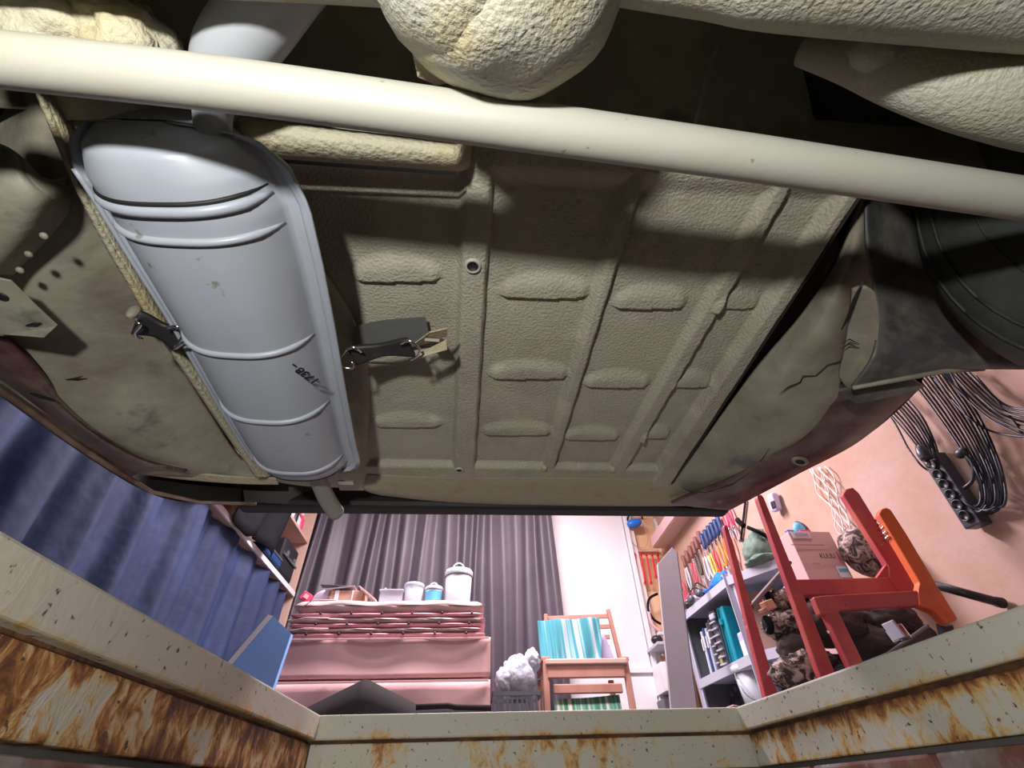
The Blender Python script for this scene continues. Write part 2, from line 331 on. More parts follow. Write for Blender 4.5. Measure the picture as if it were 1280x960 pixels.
# ================================================================== SETTING
PX0, PX1, PY1, PY0 = -0.293, 0.535, 1.10, -3.0      # pit opening
XL, XR, YB, YF, ZC = -1.62, 1.68, 4.02, -3.6, 2.3
boxes_floor = [(((XL + PX0 - .03) / 2, (YB + YF) / 2, -0.05), (PX0 - .03 - XL, YB - YF, 0.1)), (((XR + PX1 + .03) / 2, (YB + YF) / 2, -0.05), (XR - PX1 - .03, YB - YF, 0.1)),
               (((PX0 + PX1) / 2, (YB + PY1 + .03) / 2, -0.05), (PX1 - PX0 + .06, YB - PY1 - .03, 0.1)), (((PX0 + PX1) / 2, (YF + PY0) / 2, -0.05), (PX1 - PX0 + .06, PY0 - YF, 0.1))]
S(boxes('floor', boxes_floor, M['concrete']))
S(box('ceiling', ((XL + XR) / 2, (YB + YF) / 2, ZC + .05), (XR - XL + .2, YB - YF + .2, .1), M['ceil']))
S(box('wall_back', ((XL + XR) / 2, YB + .05, ZC / 2), (XR - XL + .2, .1, ZC), M['board']))
S(box('wall_front', ((XL + XR) / 2, YF - .05, ZC / 2), (XR - XL + .2, .1, ZC), M['plaster']))
S(box('wall_right', (XR + .05, (YB + YF) / 2, ZC / 2), (.1, YB - YF, ZC), M['plaster']))
S(box('wall_left', (XL - .05, (YB + YF) / 2, ZC / 2), (.1, YB - YF, ZC), M['plaster']))
# pit walls with bricks
ZT = -0.096
pl = S(box('wall_pit_left', (PX0 - .095, (PY0 + PY1) / 2, (ZT - 1.7) / 2), (.1, PY1 - PY0 + .3, ZT + 1.7 - .0), M['mortar']))
pr = S(box('wall_pit_right', (PX1 + .095, (PY0 + PY1) / 2, (ZT - 1.7) / 2), (.1, PY1 - PY0 + .3, ZT + 1.7), M['mortar']))
pb = S(box('wall_pit_end', ((PX0 + PX1) / 2, PY1 + .10, (ZT - 1.7) / 2), (PX1 - PX0 + .1, .1, ZT + 1.7), M['mortar']))
S(box('floor_pit', ((PX0 + PX1) / 2, (PY0 + PY1) / 2, -1.75), (PX1 - PX0 + .4, PY1 - PY0 + .4, .1), M['concrete']))
S(box('wall_pit_start', ((PX0 + PX1) / 2, PY0 - .05, -.9), (PX1 - PX0 + .4, .1, 1.6), M['mortar']))
bmesh_brick = {}
def brick(parent, c, s):
    key = tuple(round(x, 3) for x in s)
    if key not in bmesh_brick:
        bm = bmesh.new(); add_box(bm, (0, 0, 0), s, None, 0.004); me = bpy.data.meshes.new('brick'); bm.to_mesh(me); bm.free(); me.materials.append(M['brick']); bmesh_brick[key] = me
    o = bpy.data.objects.new('brick', bmesh_brick[key]); o.location = c; COL.objects.link(o); o.parent = parent
for k in range(6):
    z = ZT - 0.036 - k * 0.075
    for j in range(9):
        y = PY1 - 0.125 - j * 0.26 - (0.13 if k % 2 else 0)
        j1, j2 = R_.uniform(-.004, .004), R_.uniform(-.004, .004)
        brick(pl, (PX0 - .034 + j1, y, z), (.05, .25, .065)); brick(pr, (PX1 + .034 + j2, y + .08, z), (.05, .25, .065))
    for j in range(3): brick(pb, (PX0 + .13 + j * .26 + (.0 if k % 2 else .03), PY1 + .047, z), (.25, .05, .065))
# steel edging of the pit: upper lip proud, lower web set back
CRM = (0.60, 0.585, 0.49)
r_lip = rusty('cream_steel_lip', CRM, 0.36, 0.0, 0.25, -0.038, 0.0, .75, .2)
r_webL = rusty('rusty_steel_web_left', CRM, 0.68, 0.30, 0.20, -0.09, -0.04, 2.1, .6)
r_webR = rusty('rusty_steel_web_right', CRM, 0.36, 0.75, 0.30, -0.09, -0.04, 1.6, .5)
r_webF = rusty('rusty_steel_web_end', CRM, 0.40, 0.20, 0.10, -0.09, -0.04, 1.6, .4)
r_root = mat('rust_seam', (0.06, 0.026, 0.016), 0.8, bump=(60, 0.5, 4), mix=((0.16, 0.07, 0.03), 20, 0.45, 0.65))
def rail(name, ax, c, lo, hi, side, webm):
    root = bpy.data.objects.new(name, None); COL.objects.link(root); root['kind'] = 'structure'
    def bx(nm, off, d, z0, z1, m, bev):
        if ax == 'x': cc = (c + side * off, (lo + hi) / 2, (z0 + z1) / 2); ss = (d, hi - lo, z1 - z0)
        else: cc = ((lo + hi) / 2, c + side * off, (z0 + z1) / 2); ss = (hi - lo, d, z1 - z0)
        return box(nm, cc, ss, m, root, None, bev)
    bx('lip', .017, .034, -.038, .001, r_lip, .003)
    bx('seam', .026, .02, -.046, -.037, r_root, 0)
    bx('web', .022, .026, -.093, -.043, webm, .002)
    return root
rail('trim_1', 'x', PX0, -2.9, PY1 - .001, -1, r_webL)
rail('trim_2', 'x', PX1, -2.9, PY1 - .001, 1, r_webR)
rail('trim_3', 'y', PY1, PX0 - .034, PX1 + .034, 1, r_webF)

# ================================================================== CAR
car = thing('car', 'maroon saloon car standing over the pit, beige undersealed underside seen from below', 'car', (0.03, -1.2, 0), world=True)
ZF = 0.40                                             # underside of the boot floor
FX0, FX1, FY0, FY1 = -0.30, 0.432, 0.18, 0.90
def ribx(tab, y): return poly(tab, y)
def xat(px, py): v = pz(px, py, ZF); return (v.y, v.x)
def line_tab(a, b): A, B = xat(*a), xat(*b); return [(A[0] - .3, A[1] - (B[1] - A[1]) / (B[0] - A[0]) * .3), (B[0] + .1, B[1] + (B[1] - A[1]) / (B[0] - A[0]) * .1)]
RIB = [  # left edge tab, right edge tab, depth
 (line_tab((577, 300), (567, 585)), line_tab((609, 300), (592, 590)), .016),
 (line_tab((752, 330), (679, 580)), line_tab((768, 330), (690, 586)), .013),
 (line_tab((905, 330), (762, 582)), line_tab((925, 330), (777, 588)), .014),
 (line_tab((1028, 262), (815, 590)), line_tab((1047, 262), (838, 592)), .020)]
def Y_(px, py): return pz(px, py, ZF - .01).y
def X_(px, py): return pz(px, py, ZF - .01).x
BEAD = []
for (xl, xr, py, h) in [(436, 556, 352, .011), (448, 548, 455, .008), (462, 556, 535, .010), (618, 742, 373, .011), (606, 716, 474, .011), (598, 694, 545, .010),
                        (762, 862, 386, .011), (726, 816, 485, .011), (700, 778, 551, .010), (885, 950, 388, .007), (838, 890, 485, .010), (798, 838, 549, .010)]:
    BEAD.append((X_(xl, py), X_(xr, py), Y_(xl, py), Y_(xr, py), h))
YEND = Y_(600, 580)
def floor_h(x, y):
    h = 0.0
    for tl, tr, d in RIB:
        a = poly(tl, y); b = poly(tr, y)
        k = smooth01((x - a + .006) / .012) * (1 - smooth01((x - b + .001) / .004)); h = max(h, d * k)
    k = smooth01((-0.222 - x) / .03); h = max(h, .028 * k)       # raised left border
    bd = 0
    for x0, x1, ya, yb, d in BEAD:
        if x0 < x < x1:
            t = (x - x0) / (x1 - x0); yy = lerp(ya, yb, t) + .003 * (4 * t * (1 - t)); wdt = .046
            e = smooth01(t / .14) * smooth01((1 - t) / .14)
            if yy - wdt < y < yy: wd2 = wdt * (4 * t * (1 - t)) ** .5; bd = max(bd, d * .8 * e * math.sin(PI * .5 * smooth01((y - yy + wd2) / (wd2 * .8)))) if y > yy - wd2 else bd
    k = smooth01((y - YEND) / .012); h = max(h + bd if bd > 0 else h, .014 * k)   # border strip along the back
    k2 = smooth01((FY0 + .055 - y) / .03); h = max(h, .012 * k2)
    return h
def floor_fn(u, v):
    x = lerp(FX0, FX1, u); y = lerp(FY0, FY1, v)
    if x > poly(RIB[3][1], y): x = min(x, poly(RIB[3][1], y) + .002)
    return (x, y, ZF - floor_h(x, y))
sheet('boot_floor', floor_fn, 300, 300, M['under'], car, .02)
# front of the boot floor kicks up over the axle
sheet('kick_up_panel', grid_fn([[(-.62, FY0 + .005, ZF), (0, FY0 + .005, ZF), (.62, FY0 + .005, ZF)], [(-.62, .12, .50), (0, .12, .50), (.62, .12, .50)], [(-.62, -.02, .56), (0, -.02, .56), (.62, -.02, .56)], [(-.62, -.22, .50), (0, -.22, .50), (.62, -.22, .50)], [(-.62, -.34, .30), (0, -.34, .30), (.62, -.34, .30)]]), 16, 24, M['under2'], car, .01)
# holes and plugs on the wide centre channel
for px, py, r, nm in [(591, 333, .0075, 'floor_hole'), (574, 588, .006, 'floor_hole')]:
    c = pz(px, py, ZF - .0185)
    lathe(nm, [(r, -.001), (r, .001), (0, .001)], M['dark'], car, c, n=16)
    lathe('hole_rim', [(r, .001), (r, -.0015), (r * 1.35, -.0015), (r * 1.5, .002)], M['rod'], car, c, n=16)
for px, py in [(680, 585), (765, 587)]:
    box('rib_end_cap', pz(px, py, ZF - .015), (.010, .012, .010), M['under3'], car, None, .002)
# outer side of the floor at right: black sheet stands for the shadowed gap
def lip_fn(u, v):
    y = lerp(FY0, FY1 - .03, v); x = poly(RIB[3][1], y) + .0015; return (x, y, ZF - .020 + u * .12)
sheet('floor_side_wall', lip_fn, 2, 20, M['dark'], car, .002, (1, 0, 0))
# rear flange of the floor
def rows(lst): return [[pz(*p) for p in r] for r in lst]
sheet('rear_flange', grid_fn(rows([[(452, 592, .385), (560, 597, .386), (700, 597, .386), (840, 600, .386), (900, 606, .386)],
    [(450, 604, .375), (560, 610, .378), (700, 610, .378), (840, 612, .378), (905, 614, .376)],
    [(458, 614, .372), (560, 626, .374), (700, 630, .374), (840, 631, .374), (900, 627, .37)],
    [(478, 620, .40), (560, 628, .40), (700, 632, .40), (840, 633, .40), (900, 629, .40)]])), 40, 14, M['rim'], car, .006)
# cross member at the front left of the floor
def cross_fn(u, v):
    a = pz(296, 150, .345); b = pz(592, 186, .345); c = pz(592, 214, .385); d = pz(330, 200, .375)
    e0 = a.lerp(b, u); e1 = d.lerp(c, u); p = e0.lerp(e1, v)
    end = min(1, max(0, (1 - u) / .07)) ** .5
    p.z = lerp(.40, p.z - .018 * math.sin(PI * v) ** .6, end); return p
sheet('cross_member', cross_fn, 40, 14, M['under3'], car, .01)
sheet('cross_member_seam', lambda u, v: Vector(cross_fn(u * .92, .70)) + Vector((0, v * .004, -.0035 + (.003 if 0 else 0))), 30, 1, M['dark'], car)
# right quarter: deep curved panel beside the floor
sheet('right_quarter_panel', grid_fn(rows([
  [(1080, 245, .42), (1100, 248, .44), (1135, 250, .52), (1170, 250, .56)],
  [(1050, 322, .41), (1068, 330, .395), (1095, 335, .44), (1130, 340, .52)],
  [(1005, 392, .405), (1030, 398, .375), (1055, 405, .375), (1068, 445, .40)],
  [(952, 455, .40), (990, 458, .365), (1035, 468, .352), (1062, 492, .355)],
  [(895, 528, .395), (945, 535, .36), (1000, 535, .345), (1062, 520, .35)],
  [(856, 580, .39), (900, 588, .36), (950, 585, .345), (1030, 558, .345)],
  [(836, 600, .39), (868, 616, .37), (915, 612, .35), (985, 585, .345)]])), 36, 60, M['under2'], car, .008)
sheet('right_sill_skin', grid_fn(rows([
  [(1050, 478, .352), (1100, 482, .35), (1152, 484, .365)],
  [(1035, 512, .346), (1090, 510, .345), (1122, 512, .36)],
  [(1005, 548, .342), (1060, 540, .342), (1090, 540, .355)],
  [(960, 572, .342), (1010, 570, .342), (1058, 562, .355)],
  [(915, 600, .344), (955, 602, .342), (1003, 590, .355)],
  [(868, 618, .35), (905, 622, .346), (955, 614, .355)],
  [(840, 630, .36), (870, 634, .354), (912, 638, .357)]])), 24, 50, M['maroon'], car, .008)
c = pz(1000, 577, .338)
lathe('drain_ring', [(.0075, -.001), (.0105, -.003), (.0135, .0), (.0135, .006)], M['under2'], car, c, rot=(0, .1, .4), n=20, squash=(1.45, .8))
lathe('drain_hole', [(.009, 0), (0, 0)], M['dark'], car, c, rot=(0, .1, .4), n=20, squash=(1.45, .8))
# torn crack lines in the underseal
def crack(pts, z, r=.0011, nm='crack'): tube(nm, [pz(x, y, z) for x, y in pts], [r * .3] + [r] * (len(pts) - 2) + [r * .3], M['dark'], car, 5)
crack([(975, 492), (985, 484), (1000, 478), (1004, 470), (1020, 470), (1035, 456), (1050, 452), (1056, 440)], .352)
crack([(1050, 455), (1060, 446), (1066, 430), (1058, 420)], .352, .002)
crack([(862, 612), (880, 616), (915, 606), (945, 585), (962, 560)], .343, .0009)
# folded flap and wheel arch at right
sheet('arch_flange', grid_fn(rows([[(1066, 362, .345), (1082, 358, .34), (1094, 365, .335)], [(1062, 400, .34), (1085, 400, .33), (1099, 405, .32)], [(1056, 440, .335), (1075, 445, .325), (1093, 440, .31)], [(1050, 470, .33), (1060, 472, .325), (1078, 468, .31)], [(1060, 486, .33), (1064, 486, .325), (1066, 484, .32)]])), 14, 24, M['under2'], car, .004, (0, 0, 1))
crack([(1078, 352), (1068, 375), (1060, 398), (1052, 412)], .333, .0022)
for k in range(2): crack([(1052, 430 + 6 * k), (1062, 424 + 6 * k), (1074, 430 + 5 * k)], .326, .0011)
sheet('wheel_arch_liner', grid_fn([
  [pz(1083, 225, .44), pz(1140, 235, .47), pz(1225, 250, .54), qx(1320, 290, .78)],
  [pz(1084, 300, .385), pz(1135, 310, .42), pz(1220, 330, .49), qx(1320, 350, .80)],
  [pz(1096, 380, .36), pz(1140, 385, .37), pz(1210, 390, .38), qx(1330, 400, .80)],
  [pz(1094, 440, .30), pz(1140, 440, .30), pz(1185, 440, .30), qx(1300, 450, .76)],
  [pz(1066, 484, .285), pz(1120, 474, .29), pz(1180, 463, .295), qx(1290, 462, .76)]]), 30, 40, M['liner'], car, .004, (0, .4, 1))
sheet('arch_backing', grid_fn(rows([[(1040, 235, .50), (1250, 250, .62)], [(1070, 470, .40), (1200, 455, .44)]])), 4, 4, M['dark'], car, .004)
tube('arch_lip', [pz(1066, 485, .283), pz(1120, 475, .288), pz(1180, 464, .293), pz(1230, 462, .30)], [.003, .0035, .0035, .002], M['under2'], car, 8)
prism('mud_flap_bracket', [pz(1050, 490, .30), pz(1072, 486, .30), pz(1140, 474, .31), pz(1156, 484, .31), pz(1125, 494, .30), pz(1070, 505, .295)], (0, .0, .006), M['liner'], car)
# left quarter
sheet('left_quarter_panel', grid_fn(rows([
  [(20, 112, .44), (45, 115, .40), (75, 118, .40)],
  [(-30, 210, .42), (40, 215, .37), (105, 222, .395)],
  [(-40, 330, .34), (60, 330, .355), (155, 345, .392)],
  [(-40, 440, .315), (80, 440, .345), (215, 445, .392)],
  [(30, 500, .315), (150, 510, .335), (262, 520, .392)],
  [(130, 565, .32), (215, 568, .34), (300, 575, .395)],
  [(165, 592, .33), (260, 598, .355), (345, 602, .38)]])), 40, 70, M['under2'], car, .008)
# long seam flange beside the muffler, and the strip of floor between
sheet('floor_strip', grid_fn(rows([[(45, 112, .375), (160, 112, .375), (296, 122, .375)], [(110, 215, .385), (180, 230, .385), (330, 240, .385)], [(215, 440, .39), (300, 440, .39), (455, 440, .392)], [(332, 600, .39), (385, 608, .39), (455, 610, .39)]])), 20, 40, M['under'], car, .01)
fl = [(42, 112), (70, 180), (98, 245), (132, 310), (156, 350), (188, 405), (226, 460), (272, 528), (304, 575), (320, 598)]
sheet('seam_flange', grid_fn([[pz(x, y, .346) for x, y in fl], [pz(x + 8, y - 1, .344) for x, y in fl], [pz(x + 24, y - 2, .378) for x, y in fl]]), 60, 4, M['under3'], car, .006)
sheet('front_bracket_plate', grid_fn(rows([[(50, 112, .36), (120, 118, .35), (200, 128, .35)], [(75, 150, .37), (118, 150, .37), (190, 150, .36)]])), 14, 8, M['under3'], car, .005)
# rounded inner arch at the left edge, with its rivets
sheet('left_inner_arch', grid_fn(rows([[(-40, 170, .38), (10, 190, .33), (50, 225, .34), (80, 225, .36)], [(-50, 240, .32), (10, 235, .31), (55, 250, .32), (85, 262, .36)], [(-50, 300, .30), (0, 300, .305), (35, 300, .32), (60, 300, .36)], [(-50, 350, .29), (-10, 345, .30), (10, 345, .33), (22, 345, .36)]])), 26, 26, M['under2'], car, .006)
for x, y in [(55, 295), (36, 318), (25, 338), (14, 250)]: blob('rivet', pz(x, y, .315), (.004, .004, .003), M['under2'], car, amp=.2, seed=x, seg=10)
prism('bent_bracket', [pz(-20, 345, .30), pz(12, 352, .30), pz(45, 385, .30), pz(70, 408, .30), pz(55, 422, .295), pz(4, 418, .295), pz(-25, 420, .295)], (0, 0, .003), M['under2'], car)
blob('bracket_hole', pz(2, 371, .298), (.007, .006, .002), M['dark'], car, seg=12)
crack([(32, 407), (42, 405), (50, 403)], .296, .002)
crack([(80, 475), (95, 473), (104, 470)], .332, .0018)
sheet('left_sill_skin', grid_fn(rows([
  [(-60, 395, .30), (-20, 420, .30), (10, 425, .315)],
  [(-50, 462, .325), (0, 452, .305), (50, 468, .318)],
  [(0, 495, .328), (45, 490, .308), (80, 505, .32)],
  [(60, 538, .328), (98, 532, .31), (130, 550, .322)],
  [(120, 578, .33), (150, 566, .312), (185, 578, .325)],
  [(160, 598, .332), (190, 585, .32), (232, 590, .335)]])), 20, 60, M['maroon'], car, .006)
lathe('drain_hole', [(.010, 0), (0, 0)], M['dark'], car, pz(53, 496, .305), rot=(0, 0, .55), n=20, squash=(1.5, .5))
tube('sill_lip', [pz(x, y, .318) for x, y in [(-40, 455), (0, 488), (40, 515), (90, 552), (140, 585), (190, 615), (250, 628), (320, 630)]], [.005, .005, .005, .005, .005, .004, .0035, .003], M['brownlip'], car, 8)
sheet('ragged_lip', grid_fn(rows([[(165, 585, .345), (230, 590, .35), (290, 596, .355), (345, 598, .36)], [(170, 592, .342), (232, 600, .348), (300, 605, .352), (348, 606, .36)]])), 40, 5, M['under3'], car, .003)
# rear valance and bumper: the dark strip
sheet('rear_valance', grid_fn(rows([[(170, 594, .39), (330, 600, .42), (500, 612, .43), (700, 618, .43), (900, 612, .41)], [(180, 612, .352), (330, 630, .37), (500, 636, .41), (700, 638, .41), (912, 634, .37)]])), 40, 8, M['dark'], car, .01)
bp = boxes('rear_bumper', [((.03, 1.0, .405), (1.16, .05, .06), None, .012)], M['dark'], car)
box('bumper_step', (qy(757, 632, .99) + Vector((0, .0, .012))), (.045, .03, .02), M['dark'], car)
# body shell above (sides, boot, roof) and front underbody
prof = [(1.0, .58), (1.0, .88), (.85, .92), (.35, .94), (-.05, 1.36), (-1.25, 1.40), (-1.75, .95), (-2.75, .85), (-2.85, .5), (-2.8, .3)]
V = []; F = []
for sx in (-.80, .82):
    for y, z in prof: V.append((sx * (1 if z < 1 else .86) + .0, y, z))
n = len(prof)
for i in range(n - 1): F.append((i, i + 1, n + i + 1, n + i))
mesh_obj('body_shell', V, F, M['maroonc'], car, False)
for sx, nm in ((-.80, -1), (.82, 1)):
    arch = [(.90, .56), (.60, .50)] + [(.02 + .40 * math.cos(a), .28 + .40 * math.sin(a)) for a in [PI * k / 10 for k in range(3, 10)]] + [(-.36, .28), (-2.0, .26)] + [(-2.38 + .36 * math.cos(a), .28 + .36 * math.sin(a)) for a in [PI * k / 10 for k in range(1, 10)]] + [(-2.8, .3), (-2.85, .5), (-2.75, .85), (-1.75, .95), (-1.25, 1.4), (-.05, 1.36), (.35, .94), (.85, .92), (1.0, .88), (1.0, .58)]
    prism('side_panel', [(sx * (1 if z < 1 else .86), y, z) for y, z in arch], (.006 * nm * -1, 0, 0), M['maroonc'], car)
sheet('quarter_skin', grid_fn([[pz(1152, 484, .365), (.79, .42, .53)], [pz(1090, 540, .355), (.79, .60, .54)], [pz(1003, 590, .355), (.76, .80, .56)], [pz(912, 638, .357), (.62, .97, .56)]]), 6, 20, M['maroonc'], car, .004)
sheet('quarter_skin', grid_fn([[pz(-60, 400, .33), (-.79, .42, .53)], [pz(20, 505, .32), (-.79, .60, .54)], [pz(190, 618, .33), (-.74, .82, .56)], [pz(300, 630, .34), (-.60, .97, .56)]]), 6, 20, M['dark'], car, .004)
box('floor_pan', (.01, -1.6, .27), (1.5, 2.4, .02), M['under2'], car)
for sx in (): sheet('inner_skirt', lambda u, v, s=sx: (.01 + s * lerp(.66, .80, u), lerp(.45, .96, v), lerp(.335, .40, u)), 3, 6, M['maroon'], car, .005)

# ---- muffler
Zm = .305
LT = [(0, Vector((150, 150))), (.035, Vector((118, 150))), (.09, Vector((100, 170))), (.16, Vector((104, 205))), (.25, Vector((130, 245))), (.4, Vector((173, 318))), (.55, Vector((220, 395))), (.7, Vector((262, 470))), (.85, Vector((302, 540))), (.94, Vector((322, 572))), (.98, Vector((335, 582))), (1, Vector((365, 586)))]
RT = [(0, Vector((205, 152))), (.035, Vector((250, 158))), (.09, Vector((305, 172))), (.16, Vector((348, 205))), (.25, Vector((374, 255))), (.4, Vector((392, 328))), (.55, Vector((408, 405))), (.7, Vector((422, 480))), (.85, Vector((436, 550))), (.94, Vector((443, 575))), (.98, Vector((436, 585))), (1, Vector((410, 588)))]
def mufL(v): p = poly(LT, v); return pz(p.x, p.y, Zm)
def mufR(v): p = poly(RT, v); return pz(p.x, p.y, Zm)
def muf(u, v, off=0.0):
    a, b = mufL(v), mufR(v); p = a.lerp(b, u); s = (2 * u - .955) / .90
    d = max(0, 1 - min(1, abs(s)) ** 2.8) ** .75 * max(0, 1 - abs(2 * v - 1) ** 7) ** .5
    cv = 0.5 + (v - .5)
    return Vector((p.x, p.y, Zm - .052 * d - off))
muffler = sheet('muffler', lambda u, v: muf(u, v ** 1.0), 60, 110, M['muff'], car)
muffler['label'] = 'grey painted ribbed muffler'
sheet('muffler_back', lambda u, v: (lambda p: Vector((p.x, p.y, 2 * Zm - p.z + .004)))(muf(u, v)), 30, 50, M['muff'], muffler)
def rib(v, u0=.03, u1=.915, r=.0045, off=.0, sag=0.0, m='muff', nm='raised_rib'):
    pts = [muf(lerp(u0, u1, k / 28), v + sag * math.sin(PI * k / 28), off) for k in range(29)]
    tube(nm, pts, [r * min(1, .3 + min(k, 28 - k) / 4) for k in range(29)], M[m], muffler, 8)
for v_, r_ in ((.215, .0055), (.288, .004), (.565, .004), (.735, .004), (.90, .004)): rib(v_, r=r_)
rib(.197, r=.0022, m='dark', nm='groove'); rib(.955, .06, .91, r=.0018, m='dark', nm='groove')
# edge seam flange all round
def seam(u, v, side):
    vv = lerp(.0, 1, v); a, b = mufL(vv), mufR(vv); out = (b - a).normalized() * (.009 if side > 0 else -.009)
    base = b if side > 0 else a; return base + out * u + Vector((0, 0, -.002 - .003 * u))
sheet('edge_seam', lambda u, v: seam(u * 1.15, v, 1), 3, 60, M['muff'], muffler, .004)
sheet('edge_seam', lambda u, v: seam(u * .8, v, -1), 3, 60, M['muff'], muffler, .004)
tube('folded_edge', [seam(1.1, v / 30, 1) for v in range(2, 30)], .0022, M['muff'], muffler, 8)
tube('folded_edge', [seam(.75, v / 30, -1) for v in range(5, 30)], .0026, M['muff'], muffler, 8)
prism('seam_tab', [pz(106, 226, Zm - .012), pz(134, 228, Zm - .014), pz(152, 262, Zm - .012), pz(150, 285, Zm - .006)], (0, 0, .004), M['muff'], muffler)
# dents and scuffs, writing
for x, y, a, b in [(183, 270, .010, .004), (262, 345 - 60, .006, .002)]: pass
Mt = frame_mtx(pz(381, 467, Zm - .0535), pz(365, 455, Zm) - pz(398, 478, Zm), pz(388, 476, Zm) - pz(390, 460, Zm))
uy = [muf(.80, .66).z]
Mt.translation = pz(381, 467, uy[0] - .0015)
text('part_number', '1738 -', .015, M['ink'], muffler, Mt @ Matrix.Diagonal((1, 1.2, 1, 1)), .0003, .0003)
# pipes
tube('inlet_pipe', [pz(268, 175, .315), pz(266, 150, .312), pz(268, 118, .31), pz(284, 76, .305), pz(318, 28, .305), pz(352, -25, .31), pz(400, -90, .32)], [.015, .015, .017, .025, .027, .028, .028], M['pipe'], car, 24, 8)
tube('tail_pipe', [pz(385, 575, .30), pz(398, 600, .302), pz(408, 622, .302), pz(420, 641, .30)], [.013, .0145, .0155, .0155], M['tail'], car, 20, 6)
box('heat_shield_tab', pz(432, 603, .315), (.028, .012, .003), M['silver'], car, (0, .0, .0))
# hanger straps
def strap(name, a, b, wdt, thk, z):
    A = pz(*a, z); B = pz(*b, z); d = (B - A).normalized(); s = Vector((-d.y, d.x, 0))
    def fn(u, v):
        t = v; wv = wdt * (1 + .22 * math.cos(2 * PI * t)) / 2; p = A.lerp(B, t) + s * lerp(-wv, wv, u); p.z += .004 * math.sin(PI * t); return p
    return sheet(name, fn, 6, 24, M['rubber'], car, thk)
def hook(pts, z, r=.0018):
    return tube('wire_hook', [pz(x, y, z + dz) for x, y, dz in pts], r, M['steel'], car, 8, 4)
st = strap('rubber_strap', (168, 405), (226, 430), .034, .006, .30)
hook([(178, 396, .01), (170, 402, -.003), (176, 406, -.005), (168, 418, -.003), (178, 424, .0)], .297)
hook([(208, 410, .0), (222, 408, -.004), (228, 420, -.002), (218, 436, -.006), (232, 426, -.008)], .295)
blob('strap_stop', pz(167, 390, .335), (.007, .006, .012), M['under2'], car, amp=.2, seg=14)
strap('rubber_strap', (440, 447), (514, 436), .026, .006, .325)
hook([(425, 447, .0), (436, 434, -.004), (446, 436, -.006), (452, 440, .0)], .320)
hook([(419, 450, .0), (426, 458, -.004), (440, 460, -.004), (440, 452, -.002)], .316)
hook([(500, 430, .0), (512, 426, -.004), (524, 436, -.004), (522, 445, -.002), (512, 450, 0)], .320)
prism('hanger_bracket', [pz(518, 430, .332), pz(537, 416, .332), pz(559, 411, .335), pz(559, 420, .345), pz(522, 433, .345)], (0, 0, .003), M['under3'], car)
prism('hanger_bracket', [pz(520, 445, .328), pz(558, 426, .332), pz(559, 437, .328), pz(524, 447, .322)], (0, 0, .003), M['under3'], car)
beam('hanger_post', pz(540, 425, .334), pz(545, 424, .40), .02, .004, M['under2'], car)
sheet('bare_metal_patch', grid_fn(rows([[(441, 408, .3845), (480, 400, .3845), (532, 396, .3845)], [(440, 440, .3845), (485, 440, .3845), (538, 428, .3845)]])), 12, 4, M['patch'], car)

# ---- panhard rod, axle, differential
za = .232
tube('panhard_rod', [pz(-160, 56, za), pz(0, 75, za), pz(300, 109, za), pz(640, 156, za), pz(960, 201, za), pz(1280, 249, za), pz(1500, 282, za)], .0168, M['rod'], car, 32, 4)
# differential: round housing with a smaller nose lobe
dc = pz(632, -54, .265)
diff = blob('differential_housing', (dc.x, dc.y, .265), (.082, .078, .082), M['axle'], car, amp=.05, seed=3, seg=48)
blob('housing_lobe', (dc.x - .022, dc.y - .006, .258), (.066, .069, .076), M['axle'], diff, amp=.05, seed=5, seg=32)
prism('cast_fin', [pz(512, 52, .25), pz(524, 62, .25), pz(532, 84, .25), pz(560, 104, .255), pz(545, 107, .26), pz(522, 96, .26)], (0, 0, .02), M['under3'], car)
tube('axle_tube', [pz(740, -80, .245), pz(900, -62, .24), pz(1000, -50, .235), pz(1280, -20, .245), pz(1500, 4, .25), Vector((.60, .03, .27))], [.030, .033, .035, .035, .035, .04], M['axle'], car, 32, 4)
tube('axle_tube', [pz(560, -66, .262), pz(380, -72, .272), pz(0, -90, .272), pz(-200, -110, .27)], [.032, .030, .030, .030], M['axle'], car, 24, 3)
tube('trailing_arm', [pz(1002, 66, .34), pz(1060, 76, .31), pz(1130, 90, .28), pz(1210, 105, .265), pz(1290, 123, .26), pz(1420, 158, .26), Vector((.585, .14, .27))], [.010, .016, .024, .031, .034, .036, .036], M['axle'], car, 28, 5)
blob('lit_arm_lump', pz(1104, 66, .285), (.026, .014, .014), M['axle'], car, amp=.1, seg=24)  # lump shaped to stand for the lit oval between shadows on the arm
blob('left_spring_seat', pz(75, 38, .30), (.07, .03, .035), M['under3'], car, rot=(0, 0, .2), amp=.25, seed=4, seg=32)
blob('left_spring_seat', pz(160, 55, .29), (.032, .026, .03), M['under3'], car, amp=.35, seed=9, seg=24)
tube('brake_line', [pz(905, 40, .42), pz(885, 95, .40), pz(866, 165, .38)], .0022, M['under2'], car, 8)
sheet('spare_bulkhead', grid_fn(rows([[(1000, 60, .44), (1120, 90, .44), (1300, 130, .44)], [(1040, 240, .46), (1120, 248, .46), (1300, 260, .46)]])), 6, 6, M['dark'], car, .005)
box('shadow_panel', (0, -.065, .335), (1.3, .012, .37), M['under2'], car)  # added panel out of view, keeps the work lamp off the kick-up
